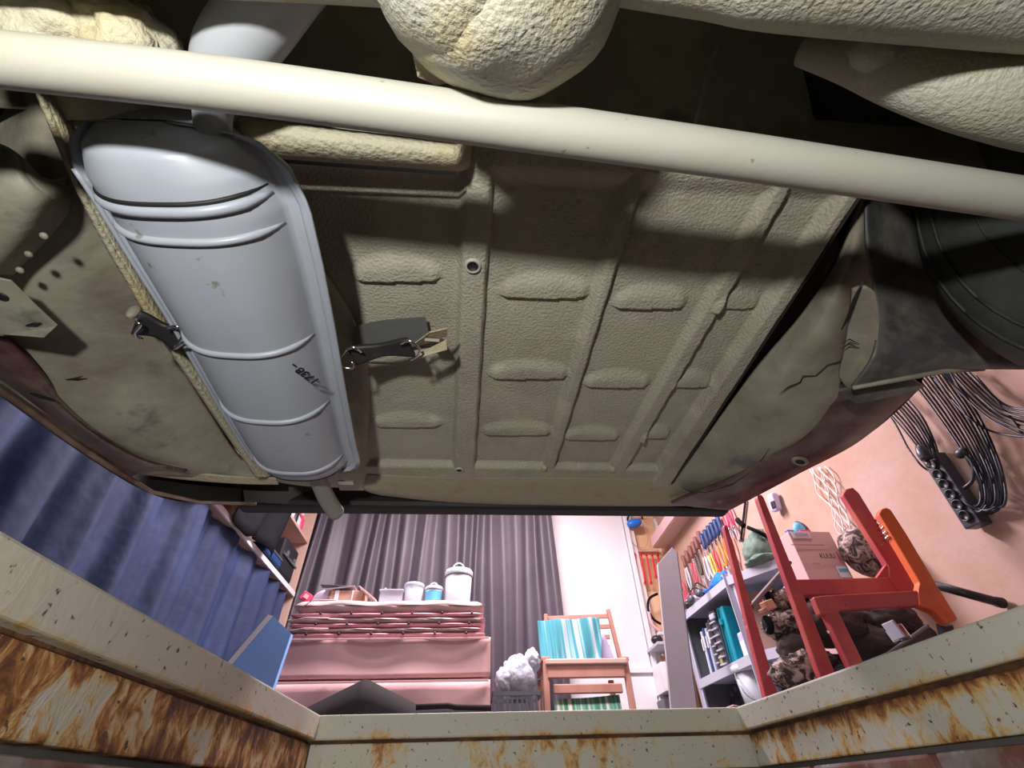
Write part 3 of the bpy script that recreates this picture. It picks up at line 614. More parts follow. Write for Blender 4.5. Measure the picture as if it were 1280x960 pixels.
# ---- wheels
def wheel(cx, side):
    cyy, cz, r, wd = .052, .290, .290, .165
    prf = [(.155, -wd / 2 + .015), (.18, -wd / 2 + .004), (.225, -wd / 2), (.262, -wd / 2 + .008), (.283, -wd / 2 + .028), (r, -wd / 2 + .05), (r, wd / 2 - .05), (.283, wd / 2 - .028), (.262, wd / 2 - .008), (.225, wd / 2), (.18, wd / 2 - .004), (.155, wd / 2 - .015)]
    rt = Matrix.Rotation(PI / 2, 4, 'Y')
    t = lathe('rear_tyre', prf, M['tyre'], car, (cx, cyy, cz), rt, 72)
    t['label'] = 'black rear tyre'
    lathe('wheel_rim', [(.157, -wd / 2 + .015), (.150, -wd / 2 + .02), (.145, 0), (.10, .02), (0, .02)], M['liner'], t, (cx, cyy, cz), rt, 48)
    for rr in (.19, .235, .256):
        tube('tyre_ring', [(cx - wd / 2 - .0 * side + (.003 if rr < .2 or rr > .25 else 0), cyy + rr * math.cos(a), cz + rr * math.sin(a)) for a in [2 * PI * k / 60 for k in range(61)]], .0016, M['tyre'], t, 6)
    lathe('brake_drum', [(0, -.07), (.115, -.07), (.125, -.06), (.125, .01)], M['under2'], car, (cx, cyy, cz), rt, 40)
wheel(.655, 1); wheel(-.655, -1)

# ================================================================== GARAGE BEHIND THE CAR
def dup(root, loc=None, rot=None, label=None, group=None):
    r = root.copy(); COL.objects.link(r)
    if loc is not None: r.location = loc
    if rot is not None: r.rotation_euler = rot
    if label: r['label'] = label
    if group: r['group'] = group
    for ch in list(root.children):
        c = ch.copy(); COL.objects.link(c); c.parent = r
        for g in ch.children: d = g.copy(); COL.objects.link(d); d.parent = c
    return r
def wthing(name, label, cat, loc, group=None): return thing(name, label, cat, loc, group=group, world=True)
# --- door and trim at the back
dr = bpy.data.objects.new('door_1', None); COL.objects.link(dr); S(dr)
box('door_leaf', (.98, 3.985, 1.0), (.74, .04, 2.0), M['white'], dr, None, .003)
box('door_ledge', (.99, 3.955, .58), (.72, .022, .035), M['white'], dr, None, .004)
box('door_jamb', (1.375, 3.97, 1.05), (.035, .06, 2.1), M['white'], dr, None, .004)
box('door_casing', (1.42, 3.99, 1.05), (.05, .03, 2.1), M['offwhite'], dr, None, .004)
# --- grey curtain
def cur(u, v):
    x = lerp(-1.47, .655, u); z = lerp(2.22, .02, v)
    a = .032 * math.sin(u * 2 * PI * 14 + 1.6 * math.sin(u * 19)) + .003 * math.sin(u * 2 * PI * 33 + 1)
    return (x + .012 * math.sin(v * 5 + u * 30) + (.03 * v if u > .99 else 0), 3.82 + a * (.75 + .35 * v), z)
cg = sheet('curtain', cur, 340, 14, M['grey_cloth']); tag(cg, 'wide grey satin curtain hanging across the back wall beside the white door', 'curtain')
# --- left wall shelf unit, blue cloth hanging below it
shf = wthing('wall_shelf_unit', 'pale wooden shelf unit on the left wall above the blue cloth', 'shelf', (-1.5, 3.0, 0))
for z in (1.055, 1.46, 1.87): box('shelf_board', (-1.49, 1.6, z), (.22, 4.2, .022), M['shelfwood'], shf, None, .002)
box('end_panel', (-1.49, 3.715, 1.1), (.22, .03, 2.2), M['shelfwood'], shf, None, .002)
box('shelf_edge_trim', (-1.372, 1.6, 1.055), (.012, 4.2, .032), M['white'], shf)
def bc(u, v):
    y = lerp(-.9, 3.55, u); z = lerp(1.035, .01, v)
    a = .044 * math.sin(u * 2 * PI * 16 + 2.4 * math.sin(u * 13)) + .010 * math.sin(u * 2 * PI * 43)
    return (-1.40 + a * (.6 + .7 * v) + .03 * v, y + .02 * math.sin(v * 4 + u * 9), z)
b_ = sheet('hanging_cloth', bc, 380, 16, M['blue_cloth']); tag(b_, 'long dark blue cloth hanging in folds along the left wall', 'cloth')
def bd_(u, v):
    y = lerp(1.75, 2.96, u); z = lerp(1.80, 1.00 + .07 * abs(math.sin(u * 9)), v)
    return (-1.315 + .035 * math.sin(u * 2 * PI * 4.2 + v), y + .05 * math.sin(v * 4), z)
b2 = sheet('draped_sheet', bd_, 90, 12, M['black_cloth'], None, .006, (-1, 0, 0)); tag(b2, 'black folded sheet draped over the upper left wall shelf', 'sheet')
t = wthing('tool_case', 'black hard case with bright latches on the left wall shelf', 'case', (-1.46, 3.4, 1.07))
box('case_body', (-1.45, 3.42, 1.20), (.16, .30, .24), M['blackpl'], t, None, .02)
box('case_lid_band', (-1.366, 3.42, 1.20), (.012, .29, .015), M['darkgrey'], t)
for y in (3.34, 3.50): box('latch', (-1.362, y, 1.22), (.012, .03, .045), M['chrome'], t, None, .003)
t = wthing('storage_box', 'flat navy plastic box on the left wall shelf beside the black case', 'box', (-1.46, 3.1, 1.07))
box('box_body', (-1.44, 3.10, 1.105), (.18, .30, .045), M['navy'], t, None, .008); box('box_lid', (-1.44, 3.10, 1.135), (.185, .31, .015), M['darkgrey'], t, None, .004)
for k, (y, c, h) in enumerate([(3.60, 'pinkpl', .20), (3.53, 'whitepl', .16), (3.46, 'blackpl', .22), (3.38, 'whitepl', .14), (3.30, 'blackpl', .18)]):
    lab = ['pink-red bottle at the end of the left upper shelf', 'white bottle right beside the pink-red bottle on the left shelf', 'tall black bottle on the left upper shelf', 'short white bottle left of the tall black bottle', 'black bottle nearest the draped black sheet'][k]
    t = thing('bottle', lab, 'bottle', (-1.45, y, 1.472), group='bottles on the left upper shelf')
    lathe('bottle_body', [(0, 0), (.028, 0), (.03, .01), (.03, h * .65), (.012, h * .8), (.012, h * .84)], M[c], t, n=16); lathe('cap', [(.014, h * .84), (.014, h), (0, h)], M['whitepl' if k % 2 == 0 else 'redpl'], t, n=12)
# --- blue foam board
t = wthing('foam_board', 'blue foam board with a white edge leaning beside the cardboard boxes', 'board', qy(320, 860, 2.5))
A, B, C_, D_ = [qy(x, y, 2.42) for x, y in ((341, 770), (364, 792), (326, 905), (287, 834))]
for p, q_ in ((C_, B), (D_, A)):
    f_ = (q_.z - .006) / (q_.z - p.z); p.x = q_.x + (p.x - q_.x) * f_; p.z = .006
prism('blue_face', [A, B, C_, D_], (0, .03, 0), M['blueboard'], t)
prism('white_edge', [A + Vector((-.022, -.004, .006)), A + Vector((.0, -.004, 0)), D_ + Vector((0, -.004, 0)), D_ + Vector((-.022, -.004, .004))], (0, .036, 0), M['offwhite'], t)
# --- stack of cardboard
YBX = 2.70
def zz(py): return qy(470, py, YBX).z
x0 = qy(328, 850, YBX).x; x1 = qy(613, 842, YBX).x
def carton(name, label, xa, xb, za, zb, yy, dep, grp=None):
    t = wthing(name, label, 'box', ((xa + xb) / 2, yy + dep / 2, za), grp)
    def fr(u, v):   # slightly dented front
        return (lerp(xa, xb, u), yy + .012 * math.sin(PI * u) * math.sin(PI * v) + .004 * math.sin(u * 17), lerp(za, zb, v) - .004 * abs(math.sin(u * 9)) * (v > .5))
    sheet('front_panel', fr, 24, 8, M['card'], t, .006, (0, 1, 0))
    box('carton_body', ((xa + xb) / 2, yy + .02 + dep / 2, (za + zb) / 2), (xb - xa - .01, dep, zb - za - .008), M['card'], t, None, .006)
    box('lid_flap', ((xa + xb) / 2, yy - .010, zb - .006), (xb - xa - .02, .006, .010), M['card'], t, None, .001)
    return t
carton('cardboard_box', 'long flat cardboard box at the bottom of the stack, partly behind a black mat', x0 - .0, x1, .004, zz(851), YBX, .6)
zb1 = zz(851) + .012
tb = carton('cardboard_box', 'long cardboard box under the paper-wrapped packs, second from floor', x0 - .01, x1 + .0, zb1, zz(797), YBX + .005, .6)
LAY = [(797, 790, 'pinkstrip', 0, 'lowest pink perforated sheet on top of the cardboard boxes'), (790, 784, 'paper', 1, 'thin paper-wrapped pack above the lowest pink sheet'), (784, 778, 'pinkstrip', 0, 'middle pink perforated sheet in the stack'),
       (778, 771, 'paper', 1, 'paper-wrapped pack between the middle and top pink sheets'), (771, 765, 'pinkstrip', 0, 'topmost pink perforated sheet in the stack'), (765, 749, 'paper', 1, 'thick crumpled paper-wrapped pack on top of the stack, carrying the tubs')]
for k, (ya, yb, mt, kind, lab) in enumerate(LAY):
    za, zb = zz(ya) + .003, zz(yb) - .001; xa = x0 + .035 + .008 * (k % 3); xb = x1 - .03 - .007 * ((k * 2) % 3)
    t = wthing('wrapped_pack' if kind else 'perforated_sheet', lab, 'pack' if kind else 'sheet', ((xa + xb) / 2, YBX + .3, za), 'flat packs on the cardboard boxes')
    sg = .006 if kind else .002
    def up(u, v, za=za, zb=zb, xa=xa, xb=xb, k=k, sg=sg):
        a = 2 * PI * v; yy = YBX + .27 - .27 * max(-1, min(1, 1.3 * math.cos(a))); h = (zb - za) / 2
        z = (za + zb) / 2 + h * max(-1, min(1, 1.3 * math.sin(a)))
        e = min(1, min(u, 1 - u) / .04) ** .5
        z = lerp((za + zb) / 2, z, e)
        return (lerp(xa, xb, u), yy + sg * math.sin(u * 23 + k * 2 + v * 9), z + (sg * .5 * math.sin(u * 13 + k) if zb - za > .03 else 0))
    sheet('paper_wrap' if kind else 'sheet_panel', up, 50, 16, M[mt], t)
    if not kind:
        V = []; F = []
        for j in range(6):
            xx = lerp(xa + .12, xb - .1, j / 5) + .01 * k
            v, f = tube_geo([(xx, YBX - .012, (za + zb) / 2 + .003), (xx, YBX + .01, (za + zb) / 2 + .003)], .006, 8); o = len(V); V += v; F += [tuple(i + o for i in q) for q in f]
            mesh_obj('punched_hole', v, f, M['ink'], t)
    else:
        tube('folded_corner', [(xa + .02, YBX - .006, za + .002), (xa + .10, YBX - .010, zb - .004), (xa + .22, YBX - .008, zb - .006)], .003, M['paper'], t, 6)
ZS = zz(749) + .006
def onst(px, dy=.16): v = qy(px, 750, YBX + dy); return Vector((v.x, v.y, ZS))
def pxh(pa, pb, dy=.16): return qy(500, pa, YBX + dy).z - qy(500, pb, YBX + dy).z
def pxw(a, b, dy=.16): return qy(b, 750, YBX + dy).x - qy(a, 750, YBX + dy).x
# tubs
def tub(name, lab, cat, pa, pb, pt, m, lidm, handle=False, label_m=None):
    p = onst((pa + pb) / 2); h = qy(500, pt, p.y).z - ZS; r = pxw(pa, pb) / 2
    t = thing(name, lab, cat, p)
    lathe('tub_body', [(0, 0), (r * .84, 0), (r * .86, .004), (r * .93, h * .84), (r * .90, h * .84), (r * .82, .01), (0, .01)], m, t, n=32)
    lathe('lid', [(r * .98, h * .80), (r, h * .82), (r, h * .93), (r * .93, h * .97), (r * .85, h * .93), (0, h * .93)], lidm, t, n=32)
    if label_m: lathe('label_band', [(r * .885, h * .14), (r * .93, h * .70)], label_m, t, n=32)
    if handle: tube('handle', [(-r * .5, -r * .3, h * .95), (-r * .35, -r * .3, h * 1.1), (0, -r * .3, h * 1.17), (r * .3, -r * .3, h * 1.08), (r * .4, -r * .3, h * .95)], .004, lidm, t, 8, 4)
    return t
tub('plastic_tub', 'large white lidded tub at the right end of the paper-wrapped stack', 'tub', 554, 590, 713, M['whitepl'], M['whitepl'], True)
tub('plastic_tub', 'small white tub with a light blue label left of the large tub', 'tub', 530, 553, 734, M['whitepl'], M['whitepl'], True, M['ltblue'])
tub('food_container', 'round clear plastic container beside the small white tub', 'container', 503, 529, 730, M['clear'], M['clear'])
t = thing('food_container', 'square clear plastic container left of the round clear one', 'container', onst(490))
wd = pxw(475, 505); h = pxh(733, 750)
boxes('container_body', [((0, 0, .003), (wd * .85, .1, .004)), ((-wd * .45, 0, h / 2), (.004, .11, h)), ((wd * .45, 0, h / 2), (.004, .11, h)), ((0, -.055, h / 2), (wd * .9, .004, h)), ((0, .055, h / 2), (wd * .9, .004, h))], M['clear'], t)
box('container_lid', (0, 0, h), (wd, .13, .008), M['clear'], t, None, .003); box('lid_tab', (-wd * .3, -.03, h + .01), (.012, .012, .02), M['clear'], t, None, .002)
t = thing('cardboard_box', 'small brown box with a white strip lying on top of the wrapped packs', 'box', onst(436))
wd = pxw(416, 456); h = pxh(736, 752)
box('carton', (0, 0, h / 2), (wd, .14, h), mat('brown_card', (0.50, 0.30, 0.22), .8), t, None, .003)
box('tape_strip', (-wd * .3, -.0715, h / 2), (.022, .002, h * .96), M['white'], t); box('tape_strip', (wd * .18, -.0715, h / 2), (.008, .002, h * .96), M['offwhite'], t)
box('top_flap', (-wd * .25, -.02, h + .012), (wd * .9, .12, .004), M['greycloth'], t, (0, -.12, 0))
t = thing('plastic_tray', 'grey plastic tray tilted against the small brown box', 'tray', onst(402, .14))
sheet('tray_shell', grid_fn([[(-.055, -.03, .0), (0, -.03, 0), (.04, -.03, .0)], [(-.03, -.03, .06), (0, -.035, .07), (.045, -.03, .075)], [(.005, .0, .085), (.04, 0, .1), (.08, .0, .1)]]), 10, 10, M['greymetal'], t, .004, (0, 1, 0))
box('tray_rim', (.06, 0, .108), (.16, .05, .006), M['darkgrey'], t, (0, .05, 0), .002)
t = thing('loose_flap', 'white board leaning off the right side of the small brown box', 'board', onst(460, .10))
box('board_face', (0, 0, .045), (.13, .10, .006), M['offwhite'], t, (0, .62, 0), .001); box('board_edge', (.0, -.052, .043), (.13, .004, .007), M['card'], t, (0, .62, 0))
t = thing('small_packet', 'small pink-red packet at the left end of the wrapped packs', 'packet', onst(382, .08))
box('packet_box', (0, 0, .03), (.055, .03, .045), M['pinkpl'], t, (0, .45, .2), .002); box('packet_label', (.004, -.018, .03), (.026, .003, .022), M['card'], t, (0, .45, .2))
# --- dark mat folded on the floor in front
t = wthing('rubber_mat', 'dark rubber mat folded into a peak in front of the cardboard boxes', 'mat', (-.35, 2.0, 0))
pk = [qy(x, y, 1.95) for x, y in [(368, 892), (455, 849), (462, 850), (522, 881), (560, 879), (614, 884)]]
rw = [[Vector((p.x, 1.95, max(p.z, .004))) for p in pk], [Vector((p.x, 2.12, max(p.z * .9, .004))) for p in pk], [Vector((p.x, 2.4, max(p.z * .25, .004))) for p in pk]]
sheet('mat_fold', lambda u, v: Vector((lerp(pk[0].x, pk[-1].x, u), lerp(1.95, 2.45, v), max(.004, (lambda x: poly([(p.x, p.z) for p in pk], x))(lerp(pk[0].x, pk[-1].x, u)) * (1 - v * .9)))), 80, 10, M['darkmat'], t, -.006)
sheet('mat_front', lambda u, v: Vector((lerp(pk[0].x, pk[-1].x, u), lerp(1.95, 1.90, v), max(.004, poly([(p.x, p.z) for p in pk], lerp(pk[0].x, pk[-1].x, u)) * (1 - v)))), 80, 3, M['darkmat'], t, .006, (0, 1, 0))
tube('rolled_edge', [qy(x, y, 1.93) for x, y in [(520, 884), (560, 882), (570, 884), (614, 885)]], .009, M['darkmat'], t, 8)
# --- crate and bag
t = wthing('plastic_crate', 'black lattice plastic crate beside the wooden chair, under a white bag', 'crate', (qy(647, 880, 2.9).x, 3.0, 0))
ca, cb = qy(616, 875, 2.9).x, qy(677, 875, 2.9).x; zt = qy(647, 864, 2.9).z
for z in (.02, zt * .5, zt - .01): boxes('crate_rail', [(((ca + cb) / 2, 2.9, z), (cb - ca, .012, .018)), (((ca + cb) / 2, 3.15, z), (cb - ca, .012, .018)), ((ca, 3.02, z), (.012, .25, .018)), ((cb, 3.02, z), (.012, .25, .018))], M['darkgrey'], t)
nb = 10
for j in range(nb + 1):
    xx = lerp(ca, cb, j / nb); box('crate_bar', (xx, 2.9, zt / 2), (.006, .010, zt), M['darkgrey'], t)
for j in range(nb):
    for q in (0, 1): beam('lattice_bar', (lerp(ca, cb, (j + q) / nb), 2.9, 0.02), (lerp(ca, cb, (j + 1 - q) / nb), 2.9, zt - .02), .005, .006, M['darkgrey'], t)
c = qy(648, 845, 3.02)
t = wthing('plastic_bag', 'crumpled white plastic bag stuffed into the black crate', 'bag', (c.x, c.y, zt * .3))
def crumple(nm, c, r, m, t, seed, amp=.5, fr=9, seg=40):
    from mathutils import noise
    bm = bmesh.new(); bmesh.ops.create_uvsphere(bm, u_segments=seg, v_segments=seg // 2, radius=1)
    for v in bm.verts:
        d = v.co.normalized(); k = 1 + amp * (abs(noise.noise(d * fr * .35 + Vector((seed, 0, 0)))) - .2) + amp * .35 * noise.noise(d * fr + Vector((0, seed, 0)))
        v.co = Vector(c) + Vector((d.x * r[0] * k, d.y * r[1] * k, d.z * r[2] * k))
    return bm_obj(nm, bm, m, t, True)
crumple('bag_body', c, (.10, .09, .10), M['bagpl'], t, 4, .32, 5)
crumple('bag_knot', qy(665, 826, 3.0), (.045, .04, .06), M['bagpl'], t, 9, .4, 5)
crumple('bag_fold', qy(630, 850, 2.98), (.05, .04, .06), M['bagpl'], t, 12, .35, 5)
# --- wooden chair with towel
YC = 3.10
t = wthing('wooden_chair', 'low pinkish wooden chair with a striped towel over its back', 'chair', (qy(735, 830, YC).x, YC + .25, 0))
def bq(nm, a, b, w_, th, m, par, up=Vector((0, 1, 0)), bev=.003):
    return beam(nm, qy(*a), qy(*b), w_, th, m, par, up, bev)
for px_t, px_b in ((682, 682), (781, 791)):
    a = qy(px_t, 826, YC); b = Vector((qy(px_b, 885, YC).x, YC, 0.0)); beam('leg', a, b, .035, .030, M['wood'], t, Vector((0, 1, 0)), .004)
    beam('leg', a + Vector((.02, .48, -.02)), b + Vector((.02, .48, 0)), .035, .030, M['wood'], t, Vector((0, 1, 0)), .004)
    beam('arm_side', a + Vector((0, -.01, .01)), a + Vector((0, .52, .01)), .05, .022, M['wood'], t, Vector((0, 0, 1)), .004)
box('front_rail', (qy(732, 838, YC).x, YC - .012, qy(732, 839, YC).z), (qy(782, 838, YC).x - qy(686, 838, YC).x, .022, .075), M['wood'], t, None, .006)
box('top_rail', (qy(732, 829, YC).x, YC - .02, qy(732, 828, YC).z), (qy(785, 829, YC).x - qy(684, 829, YC).x, .03, .03), M['shelfwood'], t, None, .006)
box('lower_rail', (qy(735, 860, YC + .1).x, YC + .1, qy(735, 861, YC + .1).z), (qy(778, 860, YC + .1).x - qy(692, 860, YC + .1).x, .022, .05), M['wood'], t, None, .006)
box('stretcher', (qy(735, 860, YC + .3).x, YC + .46, .12), (.34, .022, .04), M['wood'], t, None, .006)
bq('back_post', (760, 762, YC + .35), (776, 828, YC + .35), .025, .03, M['wood'], t)
bq('back_post', (682, 768, YC + .35), (684, 828, YC + .35), .025, .03, M['wood'], t)
for y in (770, 783, 796, 809): bq('back_slat', (684, y + 3, YC + .36), (762, y, YC + .36), .028, .012, M['wood'], t)
sl = sheet('seat_canvas', grid_fn([[qy(692, 874, YC + .12), qy(735, 872, YC + .12), qy(774, 868, YC + .12)], [qy(694, 892, YC + .10), qy(735, 893, YC + .10), qy(778, 889, YC + .10)]]), 10, 8, M['seatstripe'], t, .004, (0, 1, 0))
sl['label'] = 'green striped canvas under the seat'
cu = sheet('chair_cushion', grid_fn([[qy(745, 790, YC + .28), qy(754, 789, YC + .28)], [qy(735, 825, YC + .24), qy(768, 824, YC + .24)]]), 8, 8, M['lilac'], t, .03, (0, 1, 0))
tw = sheet('towel', lambda u, v: (lambda p: Vector((p.x, p.y + .012 * math.sin(u * 14 + v * 2) + (.10 * (1 - v)), p.z)))(grid_fn([[qy(674, 770, YC + .1), qy(715, 768, YC + .1), qy(753, 766, YC + .1)], [qy(675, 800, YC + .1), qy(715, 800, YC + .1), qy(754, 797, YC + .1)], [qy(677, 828, YC + .1), qy(715, 827, YC + .1), qy(752, 825, YC + .1)]])(u, v)), 40, 20, M['towel'], None, .012, (0, 1, 0))
tag(tw, 'turquoise and white striped towel draped over the wooden chair back', 'towel')
# --- back wall tools right of the door
hl = wthing('cap_lamp', 'blue oval cap with a hanging cord on the back wall right of the door', 'cap', qy(793, 655, 3.95))
blob('cap_shell', qy(793, 654, 3.93), (.075, .04, .042), M['bluepl'], hl, (0, -.25, 0), seg=24)
tube('cord', [qy(781, 655, 3.96), qy(784, 670, 3.96), qy(796, 683, 3.96), qy(806, 684, 3.96), qy(810, 672, 3.96), qy(803, 655, 3.96)], .003, mat('beige_cord', (.5, .35, .28), .7), hl, 6, 5)
tube('strap', [qy(784, 650, 3.93), qy(789, 641, 3.93), qy(800, 641, 3.93), qy(803, 648, 3.93)], .008, M['black_cloth'], hl, 8, 5)
sk = wthing('wall_socket', 'small white wall box beside the blue cap', 'socket', qy(824, 655, 3.99))
box('socket_box', qy(823, 656, 3.985), (.07, .035, .12), M['whitepl'], sk, None, .006); box('socket_face', qy(823, 656, 3.963), (.045, .008, .06), M['offwhite'], sk, None, .002)
rk = wthing('tool_rail', 'thin wooden rail holding the red-handled wrenches on the back wall', 'rail', qy(806, 690, 3.99))
box('rail_strip', qy(806, 690, 3.995) + Vector((0, 0, .01)), (.26, .02, .02), M['shelfwood'], rk, None, .002)
first = None
wl = ['leftmost red wrench on the back wall rail', 'second red wrench from left on the back wall rail', 'middle red wrench on the back wall rail', 'fourth red wrench from left on the back wall rail', 'rightmost red wrench on the back wall rail, half behind the grey board']
for k, (px, ln) in enumerate([(793, .21), (801, .25), (808, .25), (815, .2), (822, .2)]):
    p = qy(px, 693, 3.96)
    t = thing('red_wrench', wl[k], 'wrench', p, (0, .06, 0), group='red wrenches hanging on the back wall')
    box('wrench_shaft', (0, 0, -ln / 2), (.017, .010, ln), M['redpl'], t, None, .003)
    lathe('ring_end', [(.007, -.005), (.015, -.005), (.015, .005), (.007, .005), (.007, -.005)], M['redpl'], t, (0, 0, 0), (PI / 2, 0, 0), 14)
    lathe('ring_end', [(.006, -.005), (.013, -.005), (.013, .005), (.006, .005), (.006, -.005)], M['redpl'], t, (0, 0, -ln), (PI / 2, 0, 0), 14)
t = wthing('hanging_strap', 'black and pink strap looped on the back wall behind the grey board', 'strap', qy(815, 755, 3.9))
tube('strap_loop', [qy(822, 742, 3.9), qy(812, 748, 3.9), qy(810, 760, 3.9), qy(816, 773, 3.9), qy(826, 780, 3.9)], .010, M['black_cloth'], t, 8, 5)
tube('strap_tail', [qy(811, 765, 3.9), qy(815, 780, 3.9), qy(826, 790, 3.9)], .012, mat('pink_web', (.75, .45, .5), .7), t, 8, 4)
# wall shelf low beside the door, with box and bits
ws = wthing('wall_shelf', 'small white shelf low on the back wall behind the grey board', 'shelf', qy(828, 808, 3.8))
p = qy(827, 806, 3.75); box('shelf_board', (p.x + .05, 3.84, p.z), (.20, .30, .02), M['greymetal'], ws, None, .002); box('bracket', (p.x + .09, 3.9, p.z - .06), (.012, .16, .10), M['greymetal'], ws)
box('shelf_cover', (p.x + .05, 3.86, p.z - .20), (.18, .24, .18), M['white'], ws, None, .004); box('lower_panel', (p.x + .03, 3.9, .05 + (p.z - .35) / 2), (.16, .2, p.z - .40), M['darkgrey'], ws, None, .003)
bt = wthing('camera_gadget', 'black and white gadget standing on the small low shelf', 'gadget', (p.x, 3.8, p.z + .012))
blob('gadget_body', (p.x - .01, 3.80, p.z + .045), (.045, .04, .032), M['blackpl'], bt, seg=16); box('gadget_top', (p.x + .03, 3.8, p.z + .085), (.05, .05, .025), M['whitepl'], bt, None, .006)
# --- long wooden wall shelf top right
sh = wthing('wall_shelf', 'long pale wooden shelf high on the right wall above the screwdrivers', 'shelf', (1.6, 3.2, 1.5))
p = qy(820, 681, 3.8); q2 = qy(838, 681, 3.8)
box('shelf_board', ((p.x + XR) / 2, 3.0, p.z + .01), (XR - p.x, 1.75, .022), M['shelfwood'], sh, None, .002)
box('shelf_lip', (p.x, 3.0, p.z + .05), (.018, 1.75, .09), M['card'], sh, None, .003)
box('bracket', (q2.x + .05, 3.86, p.z - .08), (.09, .02, .02), M['shelfwood'], sh, (0, .8, 0)); box('wall_batten', (XR - .012, 3.86, p.z - .35), (.022, .05, .6), M['shelfwood'], sh)
# --- grey board leaning in front
gb = wthing('grey_board', 'tall narrow grey board with a slanted top standing left of the metal rack', 'board', (1.0, 2.6, 0))
gp = [qy(822, 705, 2.6), qy(840, 684, 2.6), qy(846, 690, 2.6), qy(862, 885, 2.6), qy(832, 885, 2.6)]
gp[3] = Vector((gp[3].x + .01, 2.6, .0)); gp[4] = Vector((gp[4].x + .0, 2.6, .0))
prism('board_panel', gp, (0, .018, 0), M['greyboard'], gb, .0015)
prism('board_edge', [gp[2] + Vector((0, -.001, 0)), gp[2] + Vector((.004, -.001, 0)), gp[3] + Vector((.004, -.001, 0)), gp[3] + Vector((0, -.001, 0))], (0, .019, 0), M['darkgrey'], gb)
# --- metal rack
rck = wthing('metal_rack', 'grey metal shelving rack with a cut corner against the right wall', 'rack', (1.45, 2.6, 0))
SO = [(1.31, 3.06), (1.32, 2.40), (1.50, 2.10), (1.66, 2.10), (1.66, 3.06)]
for z in (.70, .345, .12):
    prism('rack_shelf', [(x, y, z) for x, y in SO], (0, 0, .012), M['greymetal'], rck)
    for k in range(3):
        a, b = SO[k], SO[k + 1]; beam('shelf_edge', (a[0], a[1], z), (b[0], b[1], z), .012, .042, M['greymetal'], rck, Vector((0, 0, 1)))
box('dark_back_panel', (1.664, 2.58, .36), (.006, .92, .70), M['darkgrey'], rck)  # added panel, its dark colour gives the shaded rack interior
box('end_panel', (1.49, 3.064, .36), (.34, .006, .70), M['darkgrey'], rck)
for x, y in SO[:4] + [(1.655, 3.05)]:
    boxes('rack_post', [((x + .0, y, .37), (.034, .004, .74)), ((x, y, .37), (.004, .034, .74))] if (x, y) != (1.32, 2.40) else [((x, y, .37), (.036, .006, .74)), ((x + .016, y - .01, .37), (.006, .03, .74))], M['greymetal'], rck)
# cases on the middle shelf, standing on edge (their narrow sides face the pit)
def case(nm, lab, y, h, wd, m, z=.357, x=1.345, tilt=0.0, dep=.26, cat='case'):
    t = thing(nm, lab, cat, (x, y, z), (tilt, 0, 0))
    box('case_body', (dep / 2, 0, h / 2), (dep, wd, h), m, t, None, .008)
    return t
for k, (y, h, wd, m, lab) in enumerate([(2.96, .24, .020, 'whitepl', 'white-edged folder at the far end of the middle rack shelf'), (2.925, .25, .022, 'navy', 'navy folder next to the white-edged folder on the rack'), (2.89, .24, .020, 'greymetal', 'pale grey folder between the navy and dark folders'), (2.855, .26, .022, 'darkgrey', 'dark grey folder leaning against the organiser case')]):
    t = case('folder', lab, y, h, wd, M[m], tilt=.05, cat='folder'); t['group'] = 'folders on the middle rack shelf'; box('spine_label', (-.003, 0, h * .7), (.004, wd * .6, .06), M['offwhite'], t)
t = case('organiser_case', 'clear grey ribbed organiser case standing on the rack next to the turquoise case', 2.755, .30, .072, M['darkgrey'], tilt=.06)
for k in range(7): box('compartment_rib', (-.006, 0, .03 + k * .034), (.012, .07, .008), M['greymetal'], t, None, .002)
box('case_handle', (-.008, -.02, .26), (.016, .06, .03), M['greymetal'], t, None, .005); box('yellow_parts', (-.005, 0.015, .05), (.010, .03, .05), mat('olive_parts', (.35, .33, .12), .6), t, None, .003)
t = case('organiser_case', 'dark organiser case between the folders and the clear ribbed case', 2.82, .27, .04, M['blackpl'], tilt=.06)
for k in range(5): box('compartment_rib', (-.004, 0, .05 + k * .04), (.01, .036, .006), M['greymetal'], t)
t = case('tool_case', 'turquoise plastic case standing on the middle rack shelf', 2.655, .285, .080, M['teal'], tilt=.08)
box('case_seam', (-.004, .012, .14), (.008, .004, .27), mat('teal_dark', (.005, .2, .27), .5), t); box('case_latch', (-.008, -.0, .21), (.012, .03, .03), M['teal'], t, None, .003)
t = thing('detergent_bottle', 'white and lilac detergent pack at the near corner of the middle shelf', 'bottle', (1.40, 2.50, .357))
box('pack_body', (0, 0, .065), (.10, .09, .13), M['lilac'], t, None, .012); box('pack_label', (-.052, -.0, .05), (.003, .055, .07), M['white'], t); box('pack_top', (0, -.0, .145), (.06, .05, .035), M['whitepl'], t, None, .008)
t = thing('card_sheet', 'brown cardboard sheet upright behind the near post of the rack', 'card', (1.42, 2.40, .357)); box('sheet_panel', (.06, .02, .15), (.16, .012, .30), mat('brown_card2', (.32, .2, .16), .8), t, (0, 0, -.6)); box('pink_tape', (.07, .0, .26), (.05, .012, .05), M['pinkpl'], t, (0, 0, -.6))
